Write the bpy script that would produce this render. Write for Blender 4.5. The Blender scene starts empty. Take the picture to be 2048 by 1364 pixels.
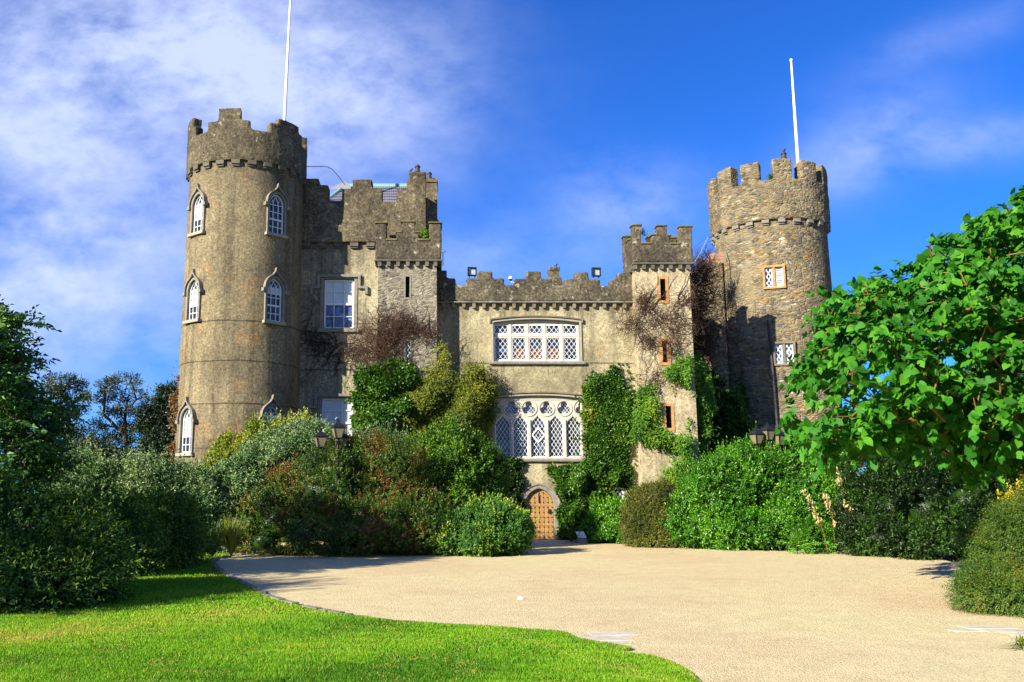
import bpy, bmesh, math, random
import numpy as np
from mathutils import Vector, Matrix, noise as mnoise
C = bpy.context.scene.collection
scene = bpy.context.scene
R = math.radians
# ------------------------------------------------------------------ camera, sky, sun, exposure
FPX, PX0, PY0, EYE = 1784.0, 860.0, 682.0, 1.75
PITCH = math.atan(303.0 / FPX)
CT, ST = math.cos(PITCH), math.sin(PITCH)
cam_data = bpy.data.cameras.new('camera')
cam = bpy.data.objects.new('camera', cam_data); C.objects.link(cam)
cam.location = (0, 0, EYE); cam.rotation_euler = (R(90) + PITCH, 0, 0)
cam_data.sensor_width = 36; cam_data.lens = FPX / 2048 * 36; cam_data.shift_x = 164 / 2048
cam_data.clip_start = 0.1; cam_data.clip_end = 3000
scene.camera = cam
SUN_AZ, SUN_EL = R(228), R(24)          # azimuth measured from +Y towards +X
sun_data = bpy.data.lights.new('sun', 'SUN'); sun_data.energy = 5.0; sun_data.angle = R(0.5)
sun_data.color = (1.0, 0.91, 0.77)
sun = bpy.data.objects.new('sun', sun_data); C.objects.link(sun)
sdir = Vector((math.sin(SUN_AZ) * math.cos(SUN_EL), math.cos(SUN_AZ) * math.cos(SUN_EL), math.sin(SUN_EL)))
sun.rotation_euler = sdir.to_track_quat('Z', 'Y').to_euler(); sun.location = (-20, -20, 30)
vs = scene.view_settings
vs.view_transform = 'Standard'; vs.look = 'None'; vs.gamma = 1; vs.exposure = 1.4; vs.use_curve_mapping = False

class NT:
    """tiny helper for node trees"""
    def __init__(s, tree): s.t = tree
    def n(s, typ, ins=None, **kw):
        nd = s.t.nodes.new('ShaderNode' + typ)
        for k, v in kw.items(): setattr(nd, k, v)
        for k, v in (ins or {}).items(): s.put(nd, k, v)
        return nd
    def put(s, nd, k, v):
        sock = nd.inputs[k]
        if hasattr(v, 'is_output') or isinstance(v, bpy.types.NodeSocket): s.t.links.new(v, sock)
        elif isinstance(v, bpy.types.Node): s.t.links.new(v.outputs[0], sock)
        else: sock.default_value = v
    def math(s, op, a, b=None, c=None, clamp=False):
        nd = s.n('Math', operation=op, use_clamp=clamp); s.put(nd, 0, a)
        if b is not None: s.put(nd, 1, b)
        if c is not None: s.put(nd, 2, c)
        return nd.outputs[0]
    def ramp(s, f, stops, interp='LINEAR'):
        nd = s.n('ValToRGB'); cr = nd.color_ramp; cr.interpolation = interp
        while len(cr.elements) < len(stops): cr.elements.new(0.5)
        for e, (p, c) in zip(cr.elements, stops):
            e.position = p; e.color = (*c, 1) if not isinstance(c, (int, float)) else (c, c, c, 1)
        s.put(nd, 0, f); return nd.outputs[0]
    def mix(s, f, a, b, blend='MIX'):
        nd = s.n('Mix', data_type='RGBA', blend_type=blend)
        s.put(nd, 0, f); s.put(nd, 6, (*a, 1) if isinstance(a, tuple) else a); s.put(nd, 7, (*b, 1) if isinstance(b, tuple) else b)
        return nd.outputs[2]
    def noise(s, vec, scale, detail=4, rough=.55, dist=0, out=0):
        nd = s.n('TexNoise', {'Scale': scale, 'Detail': detail, 'Roughness': rough, 'Distortion': dist})
        if vec is not None: s.put(nd, 'Vector', vec)
        return nd.outputs[out]
    def mapping(s, vec, scale=(1, 1, 1), loc=(0, 0, 0)):
        nd = s.n('Mapping', {'Vector': vec, 'Scale': scale, 'Location': loc}); return nd.outputs[0]

w = bpy.data.worlds.new('World'); scene.world = w; w.use_nodes = True
w.node_tree.nodes.clear(); t = NT(w.node_tree)
sky = t.n('TexSky'); sky.sky_type = 'NISHITA'; sky.sun_disc = False
sky.sun_elevation = SUN_EL; sky.sun_rotation = SUN_AZ; sky.air_density = 1.0; sky.dust_density = 0.1; sky.ozone_density = 3.0; sky.altitude = 0
SKY_TINT = (0.17, 0.60, 1.42)
skyc = t.mix(1.0, sky.outputs[0], SKY_TINT, 'MULTIPLY')
tc = t.n('TexCoord').outputs['Generated']
sep = t.n('SeparateXYZ', {0: tc})
dx, dy, dz = sep.outputs
dyc = t.math('MAXIMUM', dy, 0.05)
den = t.math('ADD', t.math('MULTIPLY', dyc, CT), t.math('MULTIPLY', dz, ST))
A = t.math('DIVIDE', dx, den)                                   # tangent of azimuth / elevation, cloud chart on the sky
E = t.math('DIVIDE', t.math('SUBTRACT', t.math('MULTIPLY', dz, CT), t.math('MULTIPLY', dyc, ST)), den)
def blob(px, py, rx, ry, s, tilt=0.0):
    a0, e0 = (px - PX0) / FPX, (PY0 - py) / FPX
    da, de = t.math('SUBTRACT', A, a0), t.math('SUBTRACT', E, e0)
    c, k = math.cos(tilt), math.sin(tilt)
    u = t.math('ADD', t.math('MULTIPLY', da, c), t.math('MULTIPLY', de, k))
    v = t.math('SUBTRACT', t.math('MULTIPLY', de, c), t.math('MULTIPLY', da, k))
    u = t.math('MULTIPLY', u, FPX / rx); v = t.math('MULTIPLY', v, FPX / ry)
    q = t.math('ADD', t.math('MULTIPLY', u, u), t.math('MULTIPLY', v, v))
    return t.math('MULTIPLY', t.math('EXPONENT', t.math('MULTIPLY', q, -1.0)), s)
acc = None
for b in [(120, 190, 420, 270, 1.15), (80, 540, 330, 150, .8), (470, 90, 330, 170, .75, -.3), (720, 160, 250, 200, .5), (600, 330, 260, 130, .4, .4), (1250, 405, 150, 85, .62),
          (1735, 290, 170, 80, .62, .5), (1970, 280, 150, 45, .5, .1), (1900, 70, 220, 45, .25, .35), (960, 520, 160, 60, .3), (60, 720, 700, 130, .45), (1000, 560, 700, 90, .18)]:
    o = blob(*b); acc = o if acc is None else t.math('ADD', acc, o)
back = t.math('MULTIPLY', dy, -1.6, clamp=True)                 # unseen overcast added behind the viewer, lifting and neutralising the shadows
acc = t.math('ADD', acc, t.math('MULTIPLY', back, .5))
cv = t.n('CombineXYZ', {0: A, 1: E, 2: 0.0}).outputs[0]
n1 = t.noise(t.mapping(cv, (2.2, 3.2, 1)), 2.4, 7, .6, .12)
n2 = t.noise(t.mapping(cv, (5, 8, 1), (3, 1, 0)), 3.0, 7, .62, .15)
nn = t.math('ADD', t.math('MULTIPLY', n1, .75), t.math('MULTIPLY', n2, .45))
cm = t.math('MULTIPLY', acc, t.math('ADD', t.math('MULTIPLY', t.math('SUBTRACT', nn, .46), 2.3), .22), clamp=True)
cm = t.math('SMOOTH_MIN', cm, .9, .2)
CLOUD = (5.1, 5.9, 8.5)
col = t.mix(cm, skyc, CLOUD)
bg = t.n('Background', {'Color': col, 'Strength': 0.055})
out = t.n('OutputWorld', {'Surface': bg.outputs[0]})

# ------------------------------------------------------------------ measuring helpers
def at(px, py, Y):
    u, v = (px - PX0) / FPX, (PY0 - py) / FPX
    k = Y / (CT - v * ST)
    return Vector((u * k, Y, EYE + (ST + v * CT) * k))
def gp(px, py, z=0.0):
    u, v = (px - PX0) / FPX, (PY0 - py) / FPX
    k = (z - EYE) / (ST + v * CT)
    return Vector((u * k, (CT - v * ST) * k, z))
def zat(py, Y): return at(PX0, py, Y).z
def xat(px, Y, py=700): return at(px, py, Y).x
def project(P):
    P = np.asarray(P, float); x, y, z = P[..., 0], P[..., 1], P[..., 2] - EYE
    d = y * CT + z * ST; e = z * CT - y * ST
    return PX0 + FPX * x / d, PY0 - FPX * e / d

# ------------------------------------------------------------------ object helpers
def tag(o, label=None, cat=None, group=None, kind=None):
    if label: o['label'] = label
    if cat: o['category'] = cat
    if group: o['group'] = group
    if kind: o['kind'] = kind
    return o
def thing(name, label, cat, loc=(0, 0, 0), group=None):
    o = bpy.data.objects.new(name, None); C.objects.link(o); o.location = loc; o.empty_display_size = .2
    return tag(o, label, cat, group)
def link(name, me, mats, parent=None, matrix=None, local=False):
    """mesh object; world-space vertices unless local=True (then matrix, or the parent's own space)"""
    o = bpy.data.objects.new(name, me); C.objects.link(o)
    for m in (mats if isinstance(mats, (list, tuple)) else [mats]): me.materials.append(m)
    if parent is not None:
        o.parent = parent
        if not local: o.matrix_parent_inverse = Matrix.Translation(-Vector(parent.location)) if parent.parent is None else Matrix()
    if matrix is not None: o.matrix_basis = matrix
    return o

class MB:
    def __init__(s): s.v = []; s.f = []; s.m = []
    def add(s, vs, fs, mi=0):
        b = len(s.v); s.v += [tuple(p) for p in vs]; s.f += [tuple(i + b for i in f) for f in fs]; s.m += [mi] * len(fs)
    def box(s, x0, x1, y0, y1, z0, z1, mi=0):
        s.add([(x0, y0, z0), (x1, y0, z0), (x1, y1, z0), (x0, y1, z0), (x0, y0, z1), (x1, y0, z1), (x1, y1, z1), (x0, y1, z1)],
              [(0, 3, 2, 1), (4, 5, 6, 7), (0, 1, 5, 4), (1, 2, 6, 5), (2, 3, 7, 6), (3, 0, 4, 7)], mi)
    def prism(s, poly, y0, y1, mi=0):                       # polygon in (x,z), extruded along y
        n = len(poly)
        s.add([(x, y0, z) for x, z in poly] + [(x, y1, z) for x, z in poly],
              [tuple(range(n)), tuple(range(2 * n - 1, n - 1, -1))] + [(i, i + n, (i + 1) % n + n, (i + 1) % n) for i in range(n)], mi)
    def zprism(s, poly, z0, z1, mi=0):
        n = len(poly)
        s.add([(x, y, z0) for x, y in poly] + [(x, y, z1) for x, y in poly],
              [tuple(range(n - 1, -1, -1)), tuple(range(n, 2 * n))] + [(i, (i + 1) % n, (i + 1) % n + n, i + n) for i in range(n)], mi)
    def band(s, path, wd, y0, y1, closed=False, mi=0):       # moulding following a path in (x,z), widened to its left
        P = [Vector(p) for p in path]; n = len(P); O = []
        for i in range(n):
            a = P[(i - 1) % n] if (closed or i > 0) else P[i]; b = P[(i + 1) % n] if (closed or i < n - 1) else P[i]
            d1 = (P[i] - a).normalized() if (P[i] - a).length > 1e-9 else None
            d2 = (b - P[i]).normalized() if (b - P[i]).length > 1e-9 else None
            if d1 is None: d1 = d2
            if d2 is None: d2 = d1
            nn = Vector((-(d1 + d2).y, (d1 + d2).x)); nn.normalize()
            c = max(.35, nn.dot(Vector((-d1.y, d1.x))))
            O.append(P[i] + nn * wd / c)
        vs = [(p.x, y0, p.y) for p in P] + [(p.x, y0, p.y) for p in O] + [(p.x, y1, p.y) for p in P] + [(p.x, y1, p.y) for p in O]
        fs = []
        for i in range(n if closed else n - 1):
            j = (i + 1) % n
            fs += [(i, j, n + j, n + i), (2 * n + j, 2 * n + i, 3 * n + i, 3 * n + j), (n + i, n + j, 3 * n + j, 3 * n + i), (j, i, 2 * n + i, 2 * n + j)]
        if not closed: fs += [(0, n, 3 * n, 2 * n), (n - 1, 3 * n - 1, 4 * n - 1, 2 * n - 1)]
        s.add(vs, fs, mi)
    def tube(s, pts, rad, k=8, mi=0, caps=True):
        pts = [Vector(p) for p in pts]; rad = rad if isinstance(rad, (list, tuple)) else [rad] * len(pts)
        vs = []; fs = []
        for i, p in enumerate(pts):
            d = (pts[min(i + 1, len(pts) - 1)] - pts[max(i - 1, 0)]).normalized()
            u = d.cross(Vector((0, 0, 1)) if abs(d.z) < .95 else Vector((1, 0, 0))).normalized(); v = d.cross(u)
            vs += [p + (u * math.cos(a) + v * math.sin(a)) * rad[i] for a in [2 * math.pi * q / k for q in range(k)]]
        for i in range(len(pts) - 1):
            for q in range(k): fs.append((i * k + q, i * k + (q + 1) % k, (i + 1) * k + (q + 1) % k, (i + 1) * k + q))
        if caps: fs += [tuple(range(k - 1, -1, -1)), tuple(range((len(pts) - 1) * k, len(pts) * k))]
        s.add(vs, fs, mi)
    def lathe(s, prof, cx=0, cy=0, k=24, a0=0, a1=2 * math.pi, mi=0):   # prof: (r,z)
        full = abs(a1 - a0 - 2 * math.pi) < 1e-6; m = k if full else k + 1
        vs = [(cx + r * math.sin(a0 + (a1 - a0) * i / k), cy - r * math.cos(a0 + (a1 - a0) * i / k), z) for r, z in prof for i in range(m)]
        fs = []
        for j in range(len(prof) - 1):
            for i in range(k):
                i2 = (i + 1) % m; fs.append((j * m + i, j * m + i2, (j + 1) * m + i2, (j + 1) * m + i))
        if full:
            if prof[0][0] > 1e-5: fs.append(tuple(range(m - 1, -1, -1)))
            if prof[-1][0] > 1e-5: fs.append(tuple(range((len(prof) - 1) * m, len(prof) * m)))
        s.add(vs, fs, mi)
    def sector(s, cx, cy, r0, r1, a0, a1, z0, z1, k=6, mi=0):  # ring segment block; angle from -Y towards +X
        vs = []; 
        for i in range(k + 1):
            a = a0 + (a1 - a0) * i / k; sx, cc = math.sin(a), -math.cos(a)
            vs += [(cx + r0 * sx, cy + r0 * cc, z0), (cx + r1 * sx, cy + r1 * cc, z0), (cx + r1 * sx, cy + r1 * cc, z1), (cx + r0 * sx, cy + r0 * cc, z1)]
        fs = [(0, 3, 2, 1), (4 * k, 4 * k + 1, 4 * k + 2, 4 * k + 3)]
        for i in range(k):
            b = 4 * i
            for q in range(4): fs.append((b + q, b + (q + 1) % 4, b + 4 + (q + 1) % 4, b + 4 + q))
        s.add(vs, fs, mi)
    def mesh(s, name, fix=True, smooth=None):
        me = bpy.data.meshes.new(name); me.from_pydata(s.v, [], s.f)
        me.polygons.foreach_set('material_index', s.m)
        if fix:
            bm = bmesh.new(); bm.from_mesh(me); bmesh.ops.recalc_face_normals(bm, faces=bm.faces); bm.to_mesh(me); bm.free()
        if smooth is not None:
            for p in me.polygons: p.use_smooth = True
            me.set_sharp_from_angle(angle=R(smooth))
        me.update(); return me

def apply_mods(me, mods, name):
    """run modifiers on a mesh and hand back a plain mesh"""
    o = bpy.data.objects.new('work', me); C.objects.link(o)
    for typ, kw in mods:
        m = o.modifiers.new(typ, typ)
        for k, v in kw.items(): setattr(m, k, v)
    dg = bpy.context.evaluated_depsgraph_get(); dg.update()
    r = bpy.data.meshes.new_from_object(o.evaluated_get(dg), depsgraph=dg); r.name = name
    bpy.data.objects.remove(o)
    return r
def carve(me, cutters, name):
    """me minus the closed shapes collected in the MB cutters"""
    cm = cutters.mesh('cut'); co = bpy.data.objects.new('cut', cm); C.objects.link(co)
    r = apply_mods(me, [('BOOLEAN', dict(operation='DIFFERENCE', object=co, solver='EXACT'))], name)
    bpy.data.objects.remove(co); return r
def weather(me, name, voxel=.05, amp=.03, freq=2.2, fine=.012):
    """rough worn masonry: remeshed and pushed about by noise"""
    me = apply_mods(me, [('REMESH', dict(mode='VOXEL', voxel_size=voxel))], name)
    n = len(me.vertices); co = np.empty(n * 3); no = np.empty(n * 3)
    me.vertices.foreach_get('co', co); me.vertices.foreach_get('normal', no); co = co.reshape(-1, 3); no = no.reshape(-1, 3)
    d = np.array([mnoise.noise(Vector(p) * freq) * amp + mnoise.noise(Vector(p) * 9) * fine for p in co])
    co += no * d[:, None]; me.vertices.foreach_set('co', co.ravel()); me.update(); return me

def curve_plate(splines, th, name):
    """flat plate with holes: outlines in (x,z), thickness th along y (centred on y=0)"""
    cu = bpy.data.curves.new('plate', 'CURVE'); cu.dimensions = '2D'; cu.fill_mode = 'BOTH'; cu.extrude = th / 2
    for sp in splines:
        s_ = cu.splines.new('POLY'); s_.points.add(len(sp) - 1); s_.use_cyclic_u = True
        for p, (x, z) in zip(s_.points, sp): p.co = (x, z, 0, 1)
    o = bpy.data.objects.new('plate', cu); C.objects.link(o)
    dg = bpy.context.evaluated_depsgraph_get(); dg.update()
    me = bpy.data.meshes.new_from_object(o.evaluated_get(dg), depsgraph=dg); me.name = name
    bpy.data.objects.remove(o)
    me.transform(Matrix(((1, 0, 0, 0), (0, 0, 1, 0), (0, 1, 0, 0), (0, 0, 0, 1))))
    bm = bmesh.new(); bm.from_mesh(me); bmesh.ops.remove_doubles(bm, verts=bm.verts, dist=1e-5)
    bmesh.ops.recalc_face_normals(bm, faces=bm.faces); bm.to_mesh(me); bm.free(); me.materials.clear()
    return me
# ------------------------------------------------------------------ materials
def new_mat(name):
    m = bpy.data.materials.new(name); m.use_nodes = True; m.node_tree.nodes.clear()
    t = NT(m.node_tree); o = t.n('OutputMaterial'); b = t.n('BsdfPrincipled'); t.t.links.new(b.outputs[0], o.inputs[0])
    return m, t, b, o
def bump(t, b, h, strength=.5, dist=.03):
    nd = t.n('Bump', {'Height': h, 'Strength': strength, 'Distance': dist}); t.put(b, 'Normal', nd.outputs[0])
def plain(name, col, rough=.6, metal=0, var=.12, scale=8, spec=.4):
    m, t, b, o = new_mat(name)
    v = t.n('TexCoord').outputs['Object']
    n = t.noise(v, scale, 5, .6)
    c = t.mix(1, (*col,), t.ramp(n, [(.25, 1 - var), (.75, 1 + var)]), 'MULTIPLY')
    t.put(b, 'Base Color', c); t.put(b, 'Roughness', rough); t.put(b, 'Metallic', metal); t.put(b, 'Specular IOR Level', spec)
    return m
def render_wall(name, c_light, c_mid, c_dark, streak=.5, speck=.35, rust=0., lines=None, pale=.0, streak_c=(.035, .03, .022), seed=0, blot=(.38, .62), grain=38, top=None, mot=.3):
    """aged lime render: blotches, pebbly grain, streaks running down, joints, lichen"""
    m, t, b, o = new_mat(name)
    v = t.mapping(t.n('TexCoord').outputs['Object'], loc=(seed * 7.3, seed * 3.1, 0))
    v0 = t.n('TexCoord').outputs['Object']
    big = t.noise(v, .42, 5, .6, .4); mid = t.noise(v, 2.3, 6, .65, .3); fine = t.noise(v, grain, 5, .75)
    f = t.math('ADD', t.math('MULTIPLY', big, .6), t.math('MULTIPLY', mid, .4))
    c = t.ramp(f, [(blot[0], c_dark), ((blot[0] + blot[1]) / 2, c_mid), (blot[1], c_light)])
    st = t.noise(t.mapping(v, (2.6, 2.6, .16)), 1.0, 6, .62, .3)
    sm = t.ramp(st, [(.48, 0.), (.68, 1.)])
    sm = t.math('MULTIPLY', sm, t.ramp(mid, [(.35, .25), (.7, 1.)]))
    c = t.mix(t.math('MULTIPLY', sm, streak), c, streak_c)
    if rust:
        rn = t.noise(t.mapping(v, (1, 1, .7), (5, 2, 9)), 1.1, 6, .7, .5)
        c = t.mix(t.math('MULTIPLY', t.ramp(rn, [(.56, 0.), (.72, 1.)]), rust), c, (.30, .13, .03))
    if pale:
        pn = t.noise(t.mapping(v, (1, 1, 1), (15, 22, 4)), 3.4, 5, .7, .2)
        c = t.mix(t.math('MULTIPLY', t.ramp(pn, [(.60, 0.), (.68, 1.)]), pale), c, (.42, .39, .27))
    if top:                                                    # soot and lichen settled on the highest courses
        z0, z1, amt = top
        zz = t.math('ADD', t.n('SeparateXYZ', {0: v0}).outputs[2], t.math('MULTIPLY', t.math('SUBTRACT', st, .5), 2.2))
        k = t.math('DIVIDE', t.math('SUBTRACT', zz, z0), z1 - z0, clamp=True)
        c = t.mix(t.math('MULTIPLY', k, amt), c, streak_c)
    m2 = t.noise(v, 8.5, 6, .7, .3); c = t.mix(1, c, t.ramp(m2, [(.30, 1 - mot), (.5, 1.), (.72, 1 + mot * 1.1)]), 'MULTIPLY')
    g = t.ramp(fine, [(.30, 1 - speck), (.5, 1.0), (.72, 1 + speck * 1.3)])
    c = t.mix(1, c, g, 'MULTIPLY')
    h = t.math('ADD', t.math('ADD', t.math('MULTIPLY', fine, .6), t.math('MULTIPLY', mid, .8)), t.math('MULTIPLY', m2, .6))
    if lines:
        sep = t.n('SeparateXYZ', {0: v0}); zz = t.math('ADD', sep.outputs[2], t.math('MULTIPLY', t.math('SUBTRACT', mid, .5), .10))
        acc = None
        for z, wd in lines:
            q = t.math('SUBTRACT', 1.0, t.math('DIVIDE', t.math('ABSOLUTE', t.math('SUBTRACT', zz, z)), wd), clamp=True)
            acc = q if acc is None else t.math('MAXIMUM', acc, q)
        acc = t.math('MULTIPLY', acc, t.ramp(t.noise(v, 1.7, 4), [(.3, .45), (.6, 1.)]))
        c = t.mix(t.math('MULTIPLY', acc, .85), c, (.03, .025, .018))
        h = t.math('SUBTRACT', h, t.math('MULTIPLY', acc, .8))
    t.put(b, 'Base Color', c); t.put(b, 'Roughness', .92); t.put(b, 'Specular IOR Level', .15)
    bump(t, b, h, .75, .035)
    return m
def rubble_wall(name, tones, mortar, sx=2.4, sz=5.6, ochre=.5, edge=.09, bumpd=.06, dark=.0, seed=0):
    """coursed rubble: irregular flat stones in mortar"""
    m, t, b, o = new_mat(name)
    v0 = t.n('TexCoord').outputs['Object']
    wob = t.n('TexNoise', {'Vector': v0, 'Scale': 2.6, 'Detail': 4.0}).outputs['Color']
    wv = t.n('VectorMath', {0: wob, 1: (.5, .5, .5)}, operation='SUBTRACT').outputs[0]
    ws = t.n('VectorMath', {0: wv}, operation='SCALE'); t.put(ws, 'Scale', .30)
    v = t.n('VectorMath', {0: v0, 1: ws.outputs[0]}, operation='ADD').outputs[0]
    vm = t.mapping(v, (sx, sx, sz), (seed, seed * 2, 0))
    vo = t.n('TexVoronoi', {'Vector': vm, 'Scale': 1.0, 'Randomness': .95})
    ve = t.n('TexVoronoi', {'Vector': vm, 'Scale': 1.0, 'Randomness': .95}, feature='DISTANCE_TO_EDGE')
    cell = t.n('SeparateColor', {0: vo.outputs['Color']})
    n = len(tones)
    c = t.ramp(cell.outputs[0], [((i + .0) / n, tc_) for i, tc_ in enumerate(tones)], 'CONSTANT')
    big = t.noise(v0, .5, 5, .6, .3); mid = t.noise(v0, 3.2, 6, .7); fine = t.noise(v0, 30, 5, .75)
    c = t.mix(1, c, t.ramp(cell.outputs[1], [(0, .62), (1, 1.4)]), 'MULTIPLY')
    en = t.math('ADD', ve.outputs['Distance'], t.math('MULTIPLY', t.math('SUBTRACT', mid, .5), .22))
    mm = t.ramp(en, [(edge * .4, 1.), (edge * 1.6, 0.)])
    mm = t.math('MULTIPLY', mm, t.ramp(t.noise(v0, .9, 4), [(.3, .35), (.6, 1.)]))
    c = t.mix(mm, c, mortar)
    cover = t.ramp(t.noise(t.mapping(v0, loc=(3, 8, 1)), .75, 6, .68, .5), [(.50, 0.), (.62, .75)])
    c = t.mix(cover, c, tuple(x * 1.0 for x in mortar))
    on = t.noise(t.mapping(v0, (1, 1, .75), (9, 4, 2)), 1.5, 6, .72, .4)
    c = t.mix(t.math('MULTIPLY', t.ramp(on, [(.57, 0.), (.68, 1.)]), ochre), c, (.36, .17, .035))
    dn = t.noise(t.mapping(v0, (1.6, 1.6, .3), (2, 7, 5)), 1.0, 6, .65, .4)
    c = t.mix(t.math('MULTIPLY', t.ramp(dn, [(.50, 0.), (.68, 1.)]), .55 + dark), c, (.05, .045, .035))
    c = t.mix(1, c, t.ramp(fine, [(.3, .72), (.7, 1.3)]), 'MULTIPLY')
    c = t.mix(1, c, t.ramp(big, [(.3, .8), (.7, 1.15)]), 'MULTIPLY')
    t.put(b, 'Base Color', c); t.put(b, 'Roughness', .92); t.put(b, 'Specular IOR Level', .15)
    h = t.math('ADD', t.math('MULTIPLY', t.ramp(en, [(0., 0.), (edge * 2.2, 1.)]), t.math('ADD', t.math('MULTIPLY', cell.outputs[2], .7), .5)), t.math('MULTIPLY', fine, .35))
    h = t.math('MULTIPLY', h, t.math('SUBTRACT', 1.0, t.math('MULTIPLY', cover, .6)))
    bump(t, b, h, .9, bumpd)
    return m
def leaf_mat(name, stops, trans=.28, rough=.5, spec=.35):
    """stops: (tint value, colour); the tint is stored per leaf"""
    m, t, b, o = new_mat(name)
    at_ = t.n('Attribute', attribute_name='tint', attribute_type='GEOMETRY')
    c = t.ramp(at_.outputs['Fac'], stops)
    t.put(b, 'Base Color', c); t.put(b, 'Roughness', rough); t.put(b, 'Specular IOR Level', spec)
    tr = t.n('BsdfTranslucent', {'Color': t.mix(1, c, (1.25, 1.15, .5), 'MULTIPLY')})
    mx = t.n('MixShader', {0: trans, 1: b.outputs[0], 2: tr.outputs[0]})
    t.t.links.new(mx.outputs[0], o.inputs[0])
    return m
M = {}
M['white'] = plain('white_paint', (.62, .62, .61), .45, var=.05)
M['stone_trim'] = plain('grey_limestone', (.18, .165, .13), .85, var=.3, scale=5, spec=.2)
M['stone_pale'] = plain('pale_limestone', (.26, .24, .185), .85, var=.22, scale=4, spec=.2)
M['stone_cream'] = plain('cream_stone', (.42, .39, .31), .8, var=.16, scale=6, spec=.2)
M['stone_ochre'] = plain('ochre_stone', (.34, .19, .075), .85, var=.35, scale=6, spec=.2)
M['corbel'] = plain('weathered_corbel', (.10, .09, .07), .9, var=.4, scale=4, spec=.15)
M['corbel_brown'] = plain('brown_corbel', (.15, .125, .08), .9, var=.4, scale=3, spec=.15)  # browner, slightly paler stone than the other corbels
M['cap'] = plain('mossy_capstone', (.11, .10, .045), .95, var=.45, scale=3, spec=.1)
M['black_iron'] = plain('black_iron', (.012, .012, .014), .42, var=.2)
M['pole'] = plain('white_flagpole_paint', (.82, .82, .82), .35, var=.03)
M['slate'] = plain('slate', (.15, .145, .19), .6, var=.22, scale=3)
M['copper'] = plain('green_copper', (.16, .31, .28), .6, var=.12)
M['lead'] = plain('grey_lead', (.19, .20, .215), .5, var=.15)
M['brick'] = plain('orange_brick', (.30, .17, .11), .85, var=.25, scale=12)
M['pot'] = plain('dark_chimney_pot', (.035, .03, .03), .7, var=.3)
M['terracotta'] = plain('terracotta', (.36, .17, .07), .8, var=.2)
M['bird'] = plain('black_feathers', (.012, .012, .014), .5, var=.2)
M['blind'] = plain('white_blind', (.47, .52, .55), .7, var=.04, scale=2)
M['boards'] = plain('brown_boards', (.20, .115, .075), .7, var=.3, scale=5)
M['void'] = plain('dark_room', (.006, .005, .004), .9, var=.2)
M['paper'] = plain('white_panel', (.85, .85, .86), .4, var=.02)
M['bark'] = plain('brown_bark', (.045, .033, .022), .9, var=.4, scale=6, spec=.1)
M['bark_gold'] = plain('golden_brown_bark', (.17, .10, .035), .8, var=.4, scale=4, spec=.1)
M['twig'] = plain('dead_twigs', (.068, .040, .028), .9, var=.5, scale=2, spec=.05)
M['twig_dark'] = plain('dark_twigs', (.05, .037, .024), .9, var=.4, scale=3, spec=.05)
M['seed'] = plain('beige_seed_pods', (.40, .29, .13), .9, var=.4, scale=9, spec=.1)
def glass(name, base, rough=.04):
    m, t, b, o = new_mat(name)
    v = t.n('TexCoord').outputs['Object']
    vo = t.n('TexVoronoi', {'Vector': t.mapping(v, (7, 1, 5)), 'Scale': 1.0}); r_ = t.n('SeparateColor', {0: vo.outputs['Color']}).outputs[0]   # old panes differ a little
    t.put(b, 'Base Color', t.mix(1, (*base,), t.ramp(r_, [(0, .35), (.6, 1.), (.9, 1.5), (1, 2.6)]), 'MULTIPLY')); t.put(b, 'Roughness', rough); t.put(b, 'Specular IOR Level', .45)
    bump(t, b, t.noise(v, 3.0, 2), .25, .02); return m
M['glass'] = glass('dark_window_glass', (.035, .05, .075))
M['glass_blue'] = glass('sky_painted_glass', (.07, .10, .20))  # blue of the reflected sky put into the glass colour
M['lamp_glass'] = plain('frosted_lamp_glass', (.17, .155, .085), .5, var=.08)
M['render_tower'] = render_wall('render_of_round_tower', (.215, .178, .10), (.158, .13, .075), (.082, .07, .043), .85, .6, rust=.5, mot=.34, blot=(.34, .64), grain=16,
                                lines=[(zat(643, 31.5), .045), (zat(722, 31.4), .04), (zat(808, 31.4), .04), (zat(897, 31.4), .03)], top=(zat(420, 31.5), zat(315, 31.5), .25))
M['render_parapet'] = render_wall('dark_parapet_render', (.135, .112, .066), (.085, .07, .044), (.04, .034, .024), .6, .75, pale=.5, seed=2, mot=.5, grain=15)
M['render_wing'] = render_wall('pale_wing_render', (.34, .30, .195), (.25, .22, .14), (.115, .10, .068), .9, .5, seed=3, mot=.4, grain=16, lines=[(zat(740, 34), .05), (zat(822, 34), .03)], top=(zat(545, 34), zat(480, 34), .5))
M['render_centre'] = render_wall('pale_centre_render', (.345, .305, .185), (.25, .22, .128), (.135, .118, .072), .8, .46, rust=.4, seed=5, mot=.38, grain=16, blot=(.36, .62), lines=[(zat(727, 34), .04)], top=(zat(640, 34), zat(612, 34), .35))
M['render_turret'] = render_wall('cream_turret_render', (.39, .335, .21), (.30, .25, .152), (.175, .145, .09), .7, .46, seed=8, rust=.3, mot=.38, grain=16)
M['rubble'] = rubble_wall('rubble_of_round_tower', [(.19, .155, .085), (.14, .125, .09), (.24, .195, .11), (.105, .098, .08), (.17, .13, .065), (.21, .17, .09), (.075, .072, .066), (.21, .135, .055), (.26, .235, .17)], (.205, .17, .10), 4.0, 11.0, .5, .1, .05)
M['rubble_turret'] = rubble_wall('grey_turret_rubble', [(.19, .17, .125), (.125, .115, .09), (.24, .215, .155), (.16, .145, .105), (.085, .08, .068)], (.22, .20, .145), 4.2, 11.0, .1, .1, .03, seed=4)
M['rubble_parapet'] = render_wall('lichened_parapet_stone', (.125, .107, .068), (.075, .064, .042), (.034, .030, .022), .6, .75, pale=.6, seed=6, mot=.6, grain=13)

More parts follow.
